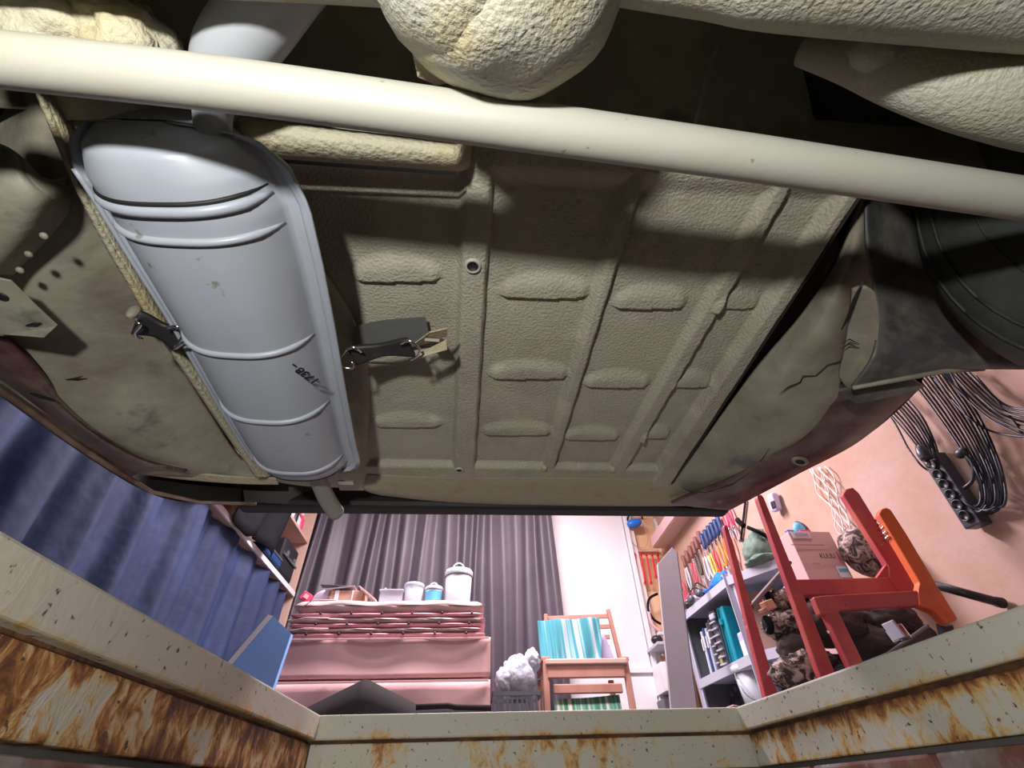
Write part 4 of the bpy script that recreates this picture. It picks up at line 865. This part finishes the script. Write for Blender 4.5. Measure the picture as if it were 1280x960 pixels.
# bucket and low items
pb_ = pz(942, 868, .045)
t = thing('bucket', 'white plastic bucket with a wire handle on the bottom rack shelf', 'bucket', (1.415, 2.60, .134))
lathe('bucket_body', [(0, 0), (.085, 0), (.105, .20), (.100, .20), (.08, .01), (0, .01)], M['whitepl'], t, n=32); lathe('bucket_lid', [(.108, .185), (.114, .19), (.114, .215), (.10, .222), (0, .222)], M['whitepl'], t, n=32)
tube('wire_handle', [(-.108, .0, .19), (-.125, -.05, .14), (-.12, -.08, .08), (-.07, -.11, .05), (.0, -.115, .06)], .003, M['steel'], t, 6, 4)
for k in range(6):
    t = thing('spray_can', ['black can at the far end of the bottom rack shelf', 'second black can from the far end of the bottom shelf', 'third black can from the far end of the bottom shelf', 'grey can in the middle of the bottom rack shelf', 'black can next to the grey can on the bottom shelf', 'black can nearest the white bucket'][k], 'can', (1.46, 3.00 - k * .062, .134), group='cans on the bottom rack shelf')
    hh = .14 + .015 * (k % 3)
    lathe('can_body', [(0, 0), (.028, 0), (.03, .004), (.03, hh - .03), (.016, hh), (0, hh)], M['greymetal' if k == 3 else 'blackpl'], t, n=16); lathe('can_cap', [(.014, hh), (.014, hh + .025), (0, hh + .025)], M['darkgrey'], t, n=12)
t = thing('small_carton', 'small tan carton on the bottom rack shelf in front of the cans', 'box', (1.355, 2.80, .134)); box('carton', (0, 0, .03), (.05, .12, .06), M['card'], t, None, .002); box('carton_flap', (-.01, 0, .066), (.05, .12, .004), M['card'], t, (0, .2, 0))
# things on the top shelf
ZTP = .713
t = thing('blue_cap', 'bright blue plastic cap on the top shelf at the near corner', 'cap', (1.39, 2.59, ZTP))
blob('cap_dome', (0, 0, .045), (.055, .10, .05), M['bluepl'], t, amp=.35, seed=2, seg=28); box('cap_peak', (-.03, .10, .03), (.07, .07, .012), M['bluepl'], t, (0, .2, .3), .005)
c = qy(946, 682, 2.25)
t = thing('canvas_bag', 'grey-green canvas bag with black straps on the top shelf, behind the red posts', 'bag', (c.x, 2.25, ZTP))
crumple('bag_body', (0, 0, .075), (.075, .09, .085), M['greencloth'], t, 3, .35, 7); crumple('bag_side', (.03, .01, .15), (.045, .06, .055), M['greencloth'], t, 7, .35, 7)
crumple('bag_base', (0, 0, .03), (.085, .10, .03), M['greencloth'], t, 8, .2, 6)
tube('strap', [(-.05, -.06, .19), (-.02, -.09, .15), (.02, -.09, .12), (.06, -.07, .10)], .010, M['black_cloth'], t, 8, 4); tube('strap', [(-.06, -.05, .20), (-.07, -.03, .24), (-.05, 0, .26)], .014, M['black_cloth'], t, 8, 4)
for k, (y, c_, lab) in enumerate([(2.98, 'blackpl', 'black power drill lying at the far end of the top rack shelf'), (2.88, 'greymetal', 'grey angle grinder on the top rack shelf beside the drill'), (2.79, 'blackpl', 'black hand grinder on the top rack shelf behind the blue cap')]):
    t = thing('power_tool', lab, 'tool', (1.37, y, ZTP), (0, 0, .3 * k))
    tube('tool_body', [(-.06, 0, .04), (0, 0, .045), (.08, 0, .05)], [.018, .028, .024], M[c_], t, 12, 3); tube('tool_handle', [(.05, 0, .04), (.07, 0, .01)], .014, M['redpl' if k != 1 else 'blackpl'], t, 10)
    lathe('tool_head', [(0, -.01), (.022, -.01), (.022, .01), (0, .01)], M['darkgrey'], t, (-.07, 0, .04), (0, PI / 2, 0), 16); tube('power_cord', [(.08, 0, .05), (.1, .03, .1), (.02, .05, .13), (-.05, .04, .06)], .004, M['pinkpl' if k == 0 else 'blackpl'], t, 6, 5)
# --- tools on the right wall
def screwdriver(lab, px, py, hm, grp, hl_=.10, sl_=.16, r=.013):
    p = qx(px, py, XR - .03); t = thing('screwdriver', lab, 'screwdriver', p, (.0, 0, 0), group=grp)
    lathe('handle', [(0, .0), (r, -.005), (r * 1.05, -.03), (r * .8, -hl_ * .6), (r, -hl_ * .85), (r * .5, -hl_), (0, -hl_)], M[hm], t, n=10)
    lathe('shaft', [(.0035, -hl_), (.0035, -hl_ - sl_), (.001, -hl_ - sl_ - .008)], M['chrome'], t, n=8); return t
for k, (x, y) in enumerate([(876, 667), (880, 662), (884, 657), (888, 653), (892, 649), (896, 645)]):
    screwdriver(['blue screwdriver nearest the back corner on the right wall', 'second blue screwdriver from the back corner', 'third blue screwdriver from the back corner', 'fourth blue screwdriver from the back corner', 'fifth blue screwdriver from the back corner', 'blue screwdriver nearest the car in the row on the right wall'][k], x, y, 'navy', 'blue screwdrivers on the right wall', .12, .2, .015)
wood_r = mat('brown_handle', (.26, .10, .09), .5); M['brownh'] = wood_r
for k, (x, y) in enumerate([(853, 694), (857, 688), (861, 682), (865, 677), (868, 671), (872, 664)]):
    screwdriver(['brown-handled chisel at the back corner end of its row', 'second brown-handled chisel from the back corner', 'third brown-handled chisel from the back corner', 'fourth brown-handled chisel from the back corner', 'fifth brown-handled chisel from the back corner', 'brown-handled chisel next to the blue screwdrivers'][k], x, y, 'brownh', 'brown-handled chisels on the right wall', .10, .24, .016)
def pliers(lab, px, py, m, grp, L=.14, tilt=0.0):
    p = qx(px, py, XR - .03); t = thing('pliers', lab, 'pliers', p, (tilt, 0, 0), group=grp)
    for s in (-1, 1): tube('handle', [(0, 0, -.05), (0, s * .018, -.02), (0, s * .024, .04), (0, s * .014, L - .04)], [.006, .007, .007, .006], M[m], t, 8, 3)
    lathe('pivot', [(0, -.008), (.012, -.008), (.012, .008), (0, .008)], M['chrome'], t, (0, 0, -.055), (0, PI / 2, 0), 12)
    prism('jaws', [(-.004, -.012, -.055), (-.004, .012, -.055), (-.004, .004, -.11), (-.004, -.004, -.11)], (.008, 0, 0), M['greymetal'], t); return t
for k, (x, y, m) in enumerate([(905, 700, 'orange'), (911, 694, 'orange'), (916, 690, 'redpl'), (894, 712, 'yellow'), (899, 708, 'redpl'), (885, 716, 'whitepl'), (890, 714, 'whitepl'), (862, 728, 'whitepl'), (870, 722, 'pinkpl'), (856, 742, 'pinkpl'), (850, 752, 'blackpl'), (864, 742, 'blackpl'), (876, 712, 'blackpl')]):
    screwl = ['orange-handled pliers left of the nearest red post', 'orange-handled pliers touching the nearest red post', 'red-handled pliers just left of the red post', 'yellow-handled pliers on the right wall', 'red-handled pliers beside the yellow pair', 'white-handled pliers above the blue cap', 'second white-handled pliers above the blue cap', 'white-handled pliers low near the back corner', 'pink-handled pliers under the brown chisels', 'pink-handled pliers beside the top of the grey board', 'black-handled pliers lowest beside the grey board', 'black-handled pliers left of the blue cap', 'black-handled pliers under the blue screwdrivers'][k]
    pliers(screwl, x, y, m, 'pliers hanging on the right wall', .15, .1 * ((k % 3) - 1))
for k, (x, y) in enumerate([(908, 640), (914, 637)]):
    pliers(['pink-handled snips highest on the right wall', 'pink-handled snips beside the first red post top'][k], x, y + 12, 'pinkpl', 'pink snips on the right wall', .16)
t = wthing('hanging_belt', 'narrow black belt hanging in front of the green bag', 'belt', qx(930, 650, XR - .02)); beam('belt_strip', qx(932, 625, XR - .012), qx(926, 676, XR - .012), .016, .006, M['black_cloth'], t, Vector((1, 0, 0))); box('buckle', qx(926, 676, XR - .018), (.022, .01, .016), M['darkgrey'], t, None, .003)
# --- red wooden chairs stood on end
YH = 1.45
ch = wthing('folding_chair', 'red-painted folding wooden chair stood on end at the right of the pit', 'chair', (1.2, YH, 0))
def pp(nm, pts, Y, th, m, par, bev=.004): return prism(nm, [qy(x, y, Y) for x, y in pts], (0, th, 0), m, par, bev)
def toz(pts, Y, idx):   # run the listed points on down to the floor
    out = [qy(x, y, Y) for x, y in pts]
    return out
def leg(nm, top, bot, w0, w1, Y, m, par, th=.026):
    A = qy(*top, Y); B = qy(*bot, Y); d = B - A; t = A.z / (A.z - B.z); E_ = A + d * t; w1 = lerp(w0, w1, t)
    o = [A + Vector((-w0 / 2, 0, 0)), A + Vector((-w0 / 3, 0, .012)), A + Vector((w0 / 3, 0, .014)), A + Vector((w0 / 2, 0, 0)), E_ + Vector((w1 / 2, 0, 0)), E_ + Vector((-w1 / 2, 0, 0))]
    return prism(nm, o, (0, th, 0), m, par, .004)
leg('side_post', (908, 660), (961, 855), .018, .040, YH + .12, M['redwood'], ch)
leg('side_post', (951, 622), (1033, 838), .026, .048, YH, M['redwood'], ch)
pp('cross_bar', [(992, 724), (1114, 721), (1132, 742), (1004, 744)], YH + .004, .026, M['redwood'], ch)
pp('side_post', [(1054, 618), (1058, 611), (1066, 609), (1074, 616), (1112, 678), (1152, 740), (1126, 743), (1112, 722), (1111, 708)], YH, .026, M['redwood'], ch)
pp('corner_brace', [(1096, 722), (1112, 700), (1118, 722)], YH + .005, .02, M['redwood'], ch, .001)
YL = YH - .06
pp('cross_bar', [(1017, 746), (1030, 744), (1160, 737), (1176, 757), (1152, 757), (1050, 763), (1046, 768), (1026, 768)], YL, .026, M['redwood'], ch)
leg('side_post', (1034, 753), (1072, 832), .046, .046, YL + .003, M['redwood'], ch)
pp('orange_post', [(1099, 642), (1102, 636), (1108, 634), (1114, 637), (1134, 668), (1166, 722), (1198, 774), (1184, 780), (1168, 764), (1150, 757), (1148, 738), (1150, 728), (1142, 714), (1112, 664)], YL - .005, .028, M['orangewood'], ch)['label'] = 'orange-red worn side post'
for y in (645, 651, 657, 663, 669): lathe('adjusting_pin', [(0, -.014), (.0045, -.014), (.0045, .014), (0, .014)], M['chrome'], ch, qy(1097 + (y - 645) * .45, y + 4, YL + .02), (PI / 2, 0, 0), 8)
for x, y in [(1125, 752), (1160, 750), (1058, 756), (1035, 790)]: lathe('screw_head', [(0, -.002), (.004, -.002), (.004, .002)], M['steel'], ch, qy(x, y, YL - .001), (PI / 2, 0, 0), 8)
E_ = qy(1190, 777, YL); beam('rear_leg', E_ + Vector((0, .03, 0)), Vector((E_.x + .02, YL + .18, 0)), .03, .025, M['blackpl'], ch, Vector((0, 1, 0)))
# things heaped behind the chair
def heap(nm, lab, cat, px, py, Y, r, m, seed, amp=.35, grp=None):
    c = qy(px, py, Y); t = wthing(nm, lab, cat, (c.x, Y, max(0, c.z - r[2])), grp); crumple(nm + '_body', c, r, m, t, seed, amp, 7); return t, c
cab = wthing('low_cabinet', 'dark low cabinet behind the red folding chair carrying the folded fabrics', 'cabinet', (1.40, 1.9, 0))
zc_ = qy(1020, 770, 1.78).z - .05
box('cabinet_body', (1.44, 1.93, .11), (.40, .26, .22), M['darkgrey'], cab, None, .006); box('cabinet_top', (1.44, 1.93, .228), (.42, .28, .014), M['blackpl'], cab, None, .002); box('cabinet_door', (1.44, 1.795, .11), (.36, .012, .18), M['darkgrey'], cab, None, .003)
t, c = heap('rolled_fabric', 'mottled brown fabric roll behind the chair, upper of the two', 'fabric', 985, 752, 1.72, (.085, .08, .042), M['camo'], 3); tube('roll_end', [c + Vector((-.08, -.02, 0)), c + Vector((-.088, -.02, .0))], .03, M['black_cloth'], t, 14)
t, c = heap('rolled_fabric', 'mottled brown fabric roll behind the chair, lower of the two', 'fabric', 985, 783, 1.70, (.085, .08, .045), M['camo'], 5); tube('roll_end', [c + Vector((-.08, -.02, 0)), c + Vector((-.088, -.02, .0))], .03, M['black_cloth'], t, 14)
t, c = heap('fabric_heap', 'mottled pinkish brown fabric heap on the floor at the pit edge', 'fabric', 1000, 843, 1.525, (.085, .038, .045), M['camo'], 8, .4)
crumple('fabric_fold', c + Vector((.03, -.005, .03)), (.05, .03, .03), M['camo'], t, 11, .4)
t, c = heap('mottled_cushion', 'mottled brown camouflage cushion right of the printed carton', 'cushion', 1083, 690, 1.74, (.10, .07, .10), M['camo'], 14, .2)
crumple('cushion_corner', c + Vector((.09, -.01, -.06)), (.05, .05, .05), M['black_cloth'], t, 15, .3)
for px, py, r, s, lab in [(1040, 780, (.11, .07, .075), 21, 'dark brown jacket bundled behind the crossbars of the red chair'), (1110, 775, (.10, .07, .06), 22, 'dark bundle under the crossbar at right of the red chair'), (1098, 806, (.11, .06, .06), 24, 'dark bundle low behind the U-shaped legs of the red chair'), (1000, 815, (.07, .05, .06), 23, 'dark brown bundle above the fabric heap')]:
    t, c = heap('clothes_bundle', lab, 'bundle', px, py, 1.66, r, mat('dark_brown_cloth', (.045, .03, .028), .8, bump=(14, .5, 4, .01)), s, .35, 'dark bundles behind the chair'); crumple('sleeve', c + Vector((.04, -.03, -.03)), (.05, .03, .025), MATS['dark_brown_cloth'], t, s + 3)
t = wthing('grey_plank', 'short grey plank leaning between the two left red posts', 'plank', qy(960, 725, 1.68)); beam('plank', qy(937, 760, 1.68), qy(985, 705, 1.72), .012, .045, mat('grey_brown_plank', (.15, .115, .12), .7), t, Vector((0, 1, 0)), .002); box('plank_end', qy(937, 760, 1.68), (.02, .016, .04), M['darkgrey'], t, (0, .7, 0))
t = wthing('wood_offcut', 'small orange wood offcut beside the upper fabric roll', 'wood', qy(960, 757, 1.6)); box('offcut', qy(960, 757, 1.60), (.04, .03, .03), mat('orange_wood', (.62, .33, .22), .6), t, (0, -.3, .3), .003); box('offcut_chip', qy(955, 763, 1.60), (.03, .02, .012), MATS['orange_wood'], t, (0, -.3, .3), .002)
t = wthing('chrome_box', 'small shiny chrome box seen under the crossbar of the red chair', 'box', qy(1122, 790, 1.5)); box('chrome_body', qy(1122, 792, 1.52), (.045, .04, .045), M['chrome'], t, (0, -.25, 0), .006); box('chrome_band', qy(1117, 788, 1.49), (.008, .05, .05), M['greymetal'], t, (0, -.25, 0), .002)
t = wthing('black_bar', 'black bar leaning from the red chair to the right wall', 'bar', (1.55, 1.5, .2)); tube('bar', [qy(1168, 731, 1.50), qx(1252, 754, XR - .02)], .014, M['blackpl'], t, 10); tube('bar_cap', [qx(1245, 752, XR - .02), qx(1254, 754, XR - .02)], .016, M['rubber'], t, 10)
t = wthing('black_board', 'dark board lying low behind the orange post at pit edge', 'board', (1.45, 1.5, 0)); prism('board', [Vector((1.02, 1.60, .01)), qy(1060, 838, 1.56), qy(1110, 818, 1.56), qy(1160, 782, 1.56), qy(1170, 790, 1.56), Vector((1.5, 1.60, .01))], (0, .02, 0), M['blackpl'], t); tube('board_rim', [qy(1060, 838, 1.55), qy(1110, 818, 1.55), qy(1160, 782, 1.55)], .006, M['darkgrey'], t, 8)
# printed carton
YK = 1.78
t = wthing('printed_carton', 'pink-beige printed carton with white labels behind the red posts', 'box', (qy(1030, 700, YK).x, YK + .1, qy(1030, 724, YK).z))
ka, kb, kc, kd = qy(984, 664, YK), qy(1036, 665, YK), qy(1070, 726, YK), qy(1006, 726, YK)
xa, xb = (ka.x + kd.x) / 2, (kb.x + kc.x) / 2; zt_, zb_ = ka.z, .235
xa += .012; box('carton', ((xa + xb) / 2, YK + .045, (zt_ + zb_) / 2), (xb - xa, .09, zt_ - zb_), M['card'], t, None, .003)
yk = YK - .002
def kp(px, py): return qy(px, py, yk)
DK = [0.0]
def dec(nm, a, b, m):
    DK[0] += .0008; A = kp(*a); B = kp(*b); return box(nm, ((A.x + B.x) / 2, yk - DK[0], (A.z + B.z) / 2), (abs(B.x - A.x), .002, abs(A.z - B.z)), m, t)
dec('shipping_label', (988, 665), (1014, 673), M['white']); dec('product_label', (1044, 708), (1064, 722), M['white']); dec('label_print', (1047, 711), (1061, 715), M['ltblue']); dec('red_panel', (1044, 690), (1051, 701), M['pinkpl']); dec('flap_line', (988, 681), (1030, 682), mat('card_line', (.42, .26, .24), .8))
dec('barcode', (992, 666), (1010, 669), M['lilac'])
mt_ = frame_mtx(kp(1033, 696) + Vector((0, -.008, 0)), (1, 0, 0), (0, 0, 1))
text('printed_word', 'KUUU', .030, M['ink'], t, mt_ @ Matrix.Diagonal((.8, 1, 1, 1)), .0003)
text('printed_word', 'FILTER', .012, M['greycloth'], t, frame_mtx(kp(1020, 705) + Vector((0, -.002, 0)), (1, 0, 0), (0, 0, 1)), .0003)
t = wthing('spray_bottle', 'light blue and pink pack standing on top of the printed carton', 'pack', qy(1000, 662, YK + .05)); c = Vector((qy(998, 655, YK + .05).x, YK + .06, zt_))
blob('pack_dome', c + Vector((0, 0, .035)), (.026, .02, .034), M['ltblue'], t, seg=20); box('pack_base', c + Vector((.01, -.005, .014)), (.05, .03, .026), M['pinkpl'], t, None, .004); tube('grey_arc', [c + Vector((.012, .02, .075)), c + Vector((.04, .02, .06)), c + Vector((.055, .02, .02))], .012, M['darkgrey'], t, 8, 4); box('blue_clip', c + Vector((-.05, 0, .02)), (.035, .02, .022), M['bluepl'], t, None, .004)
t = wthing('wall_gadget', 'small purple and black gadget fixed on the right wall beside the red post', 'gadget', qx(968, 630, XR - .03)); c = qx(968, 628, XR - .03); box('gadget_body', c, (.04, .06, .10), M['lilac'], t, (.2, 0, 0), .012); box('gadget_lens', c + Vector((-.02, -.01, -.02)), (.01, .035, .04), M['blackpl'], t, (.2, 0, 0), .006)
# white net cord on the wall
t = wthing('net_cord', 'white cord net hanging down the right wall beside the red chair', 'net', qx(1050, 640, XR - .02))
cs = []
for k in range(7):
    o = (k - 3) * 2.6; pts = []
    for j in range(13):
        f = j / 12; x = lerp(1022, 1072, f) + o * (1.2 + .4 * math.sin(f * 9 + k)) + 3.2 * math.sin(f * 16 + k * 2.1); y = lerp(585, 688, f) - o * .3
        pts.append(qx(x, y, XR - .015 - .004 * (k % 3)))
    tube('cord_strand', pts, .0028, M['netw'], t, 6, 2)
# --- cables and socket strip on the right wall
XW = XR - .02
st = wthing('socket_strip', 'dark multi-socket strip hanging aslant on the right wall', 'socket strip', qx(1195, 610, XW))
A, B = qx(1166, 570, XW - .01), qx(1224, 658, XW - .01)
ux = Vector((-1, 0, 0)); beam('strip_body', A, B, .062, .045, M['strip'], st, ux, .004)
d = (B - A).normalized(); nrm = ux; side = d.cross(nrm).normalized()
for k in range(6):
    p = A + (B - A) * (.14 + k * .145) + Vector((-.026, 0, 0)); rmx = Vector((-1, 0, 0)).to_track_quat('Z', 'Y').to_matrix().to_4x4()
    lathe('socket', [(.019, -.002), (.019, .006), (.015, .006), (.014, -.001), (0, -.001)], M['blackpl'], st, p, rmx, 16)
pg = wthing('power_plug', 'dark plug with bright pins lying on the top of the socket strip', 'plug', A + Vector((-.05, 0, 0)))
pa = A + Vector((-.050, -.02, .03)); tube('plug_body', [pa, pa + d * .03, pa + d * .055], [.012, .021, .019], M['plug'], pg, 12, 3)
for s in (-1, 1): tube('pin', [pa + d * .055 + side * .009 * s, pa + d * .08 + side * .009 * s], .003, M['chrome'], pg, 8)
def coil(lab, paths, r=.0036, grp=None):
    c0 = qx(*paths[0][0], XW); t = wthing('cable_bundle', lab, 'cable', c0, grp)
    for k, P in enumerate(paths):
        pts = [qx(x, y, XW - .006 - .009 * ((k * 3 + i) % 4)) for i, (x, y) in enumerate(P)]
        tube('cable', pts, r, M['cable'], t, 8, 5)
    return t
coil('bundle of dark cables running down to the top of the socket strip', [[(1075 + k * 5, 468 + k * 1), (1100 + k * 4.0, 503 - k * 1.5), (1128 + k * 3.5, 535 - k * 2), (1150 + k * 2.5, 562 - k * 1.5), (1160 + k * 2.0, 572)] for k in range(8)] + [[(1090, 490), (1118, 528), (1135, 560), (1150, 580), (1160, 588)]])
cc = []
for k in range(11):
    cc.append([(1130 + k * 5.5, 466 - k * .5), (1152 + k * 4.6, 492 - k), (1180 + k * 4.0, 530 - k * 1.6), (1205 + k * 3.4, 568 - k * 1.6), (1222 + k * 3.2, 600 - k * .5), (1226 + k * 3, 625 + k * .5), (1218 + k * 1.8, 634 + (k % 5) * 2), (1206 + (k % 4) * 2, 628), (1200, 618)])
coil('thick looped bundle of dark cables with a plug, right of the socket strip', cc)
coil('bundle of dark cables leaving the photo at the right edge', [[(1175 + k * 5, 462 - k * .5), (1205 + k * 4, 495 - k * 2), (1240 + k * 3, 525 - k * 3), (1290, 548 - k * 6), (1340, 560 - k * 8)] for k in range(7)] + [[(1165, 470), (1195, 505), (1215, 525), (1245, 541), (1300, 548)], [(1220, 470), (1262, 520), (1290, 560)]])
pg = wthing('power_plug', 'round black plug on the looped cable bundle', 'plug', qx(1202, 566, XW)); blob('plug_body', qx(1202, 566, XW - .03), (.016, .024, .018), M['blackpl'], pg, seg=16); tube('plug_cord', [qx(1206, 568, XW - .03), qx(1216, 580, XW - .03), qx(1216, 600, XW - .03), qx(1205, 610, XW - .03)], .006, M['cable'], pg, 8, 4)
# ceiling tubes (lamps that light the garage)
for k, (x, y, sx, sy) in enumerate([(.1, 2.45, 1.4, .12), (1.2, 1.3, .12, 1.2), (-1.15, 1.4, .12, 1.2)]):
    t = thing('ceiling_light', ['long ceiling light over the space behind the car', 'ceiling light along the right wall', 'ceiling light along the left wall'][k], 'light', (x, y, ZC)); box('light_housing', (0, 0, -.02), (sx, sy, .04), M['white'], t, None, .004); box('mounting_clip', (0, 0, -.042), (.03, .03, .006), M['steel'], t)
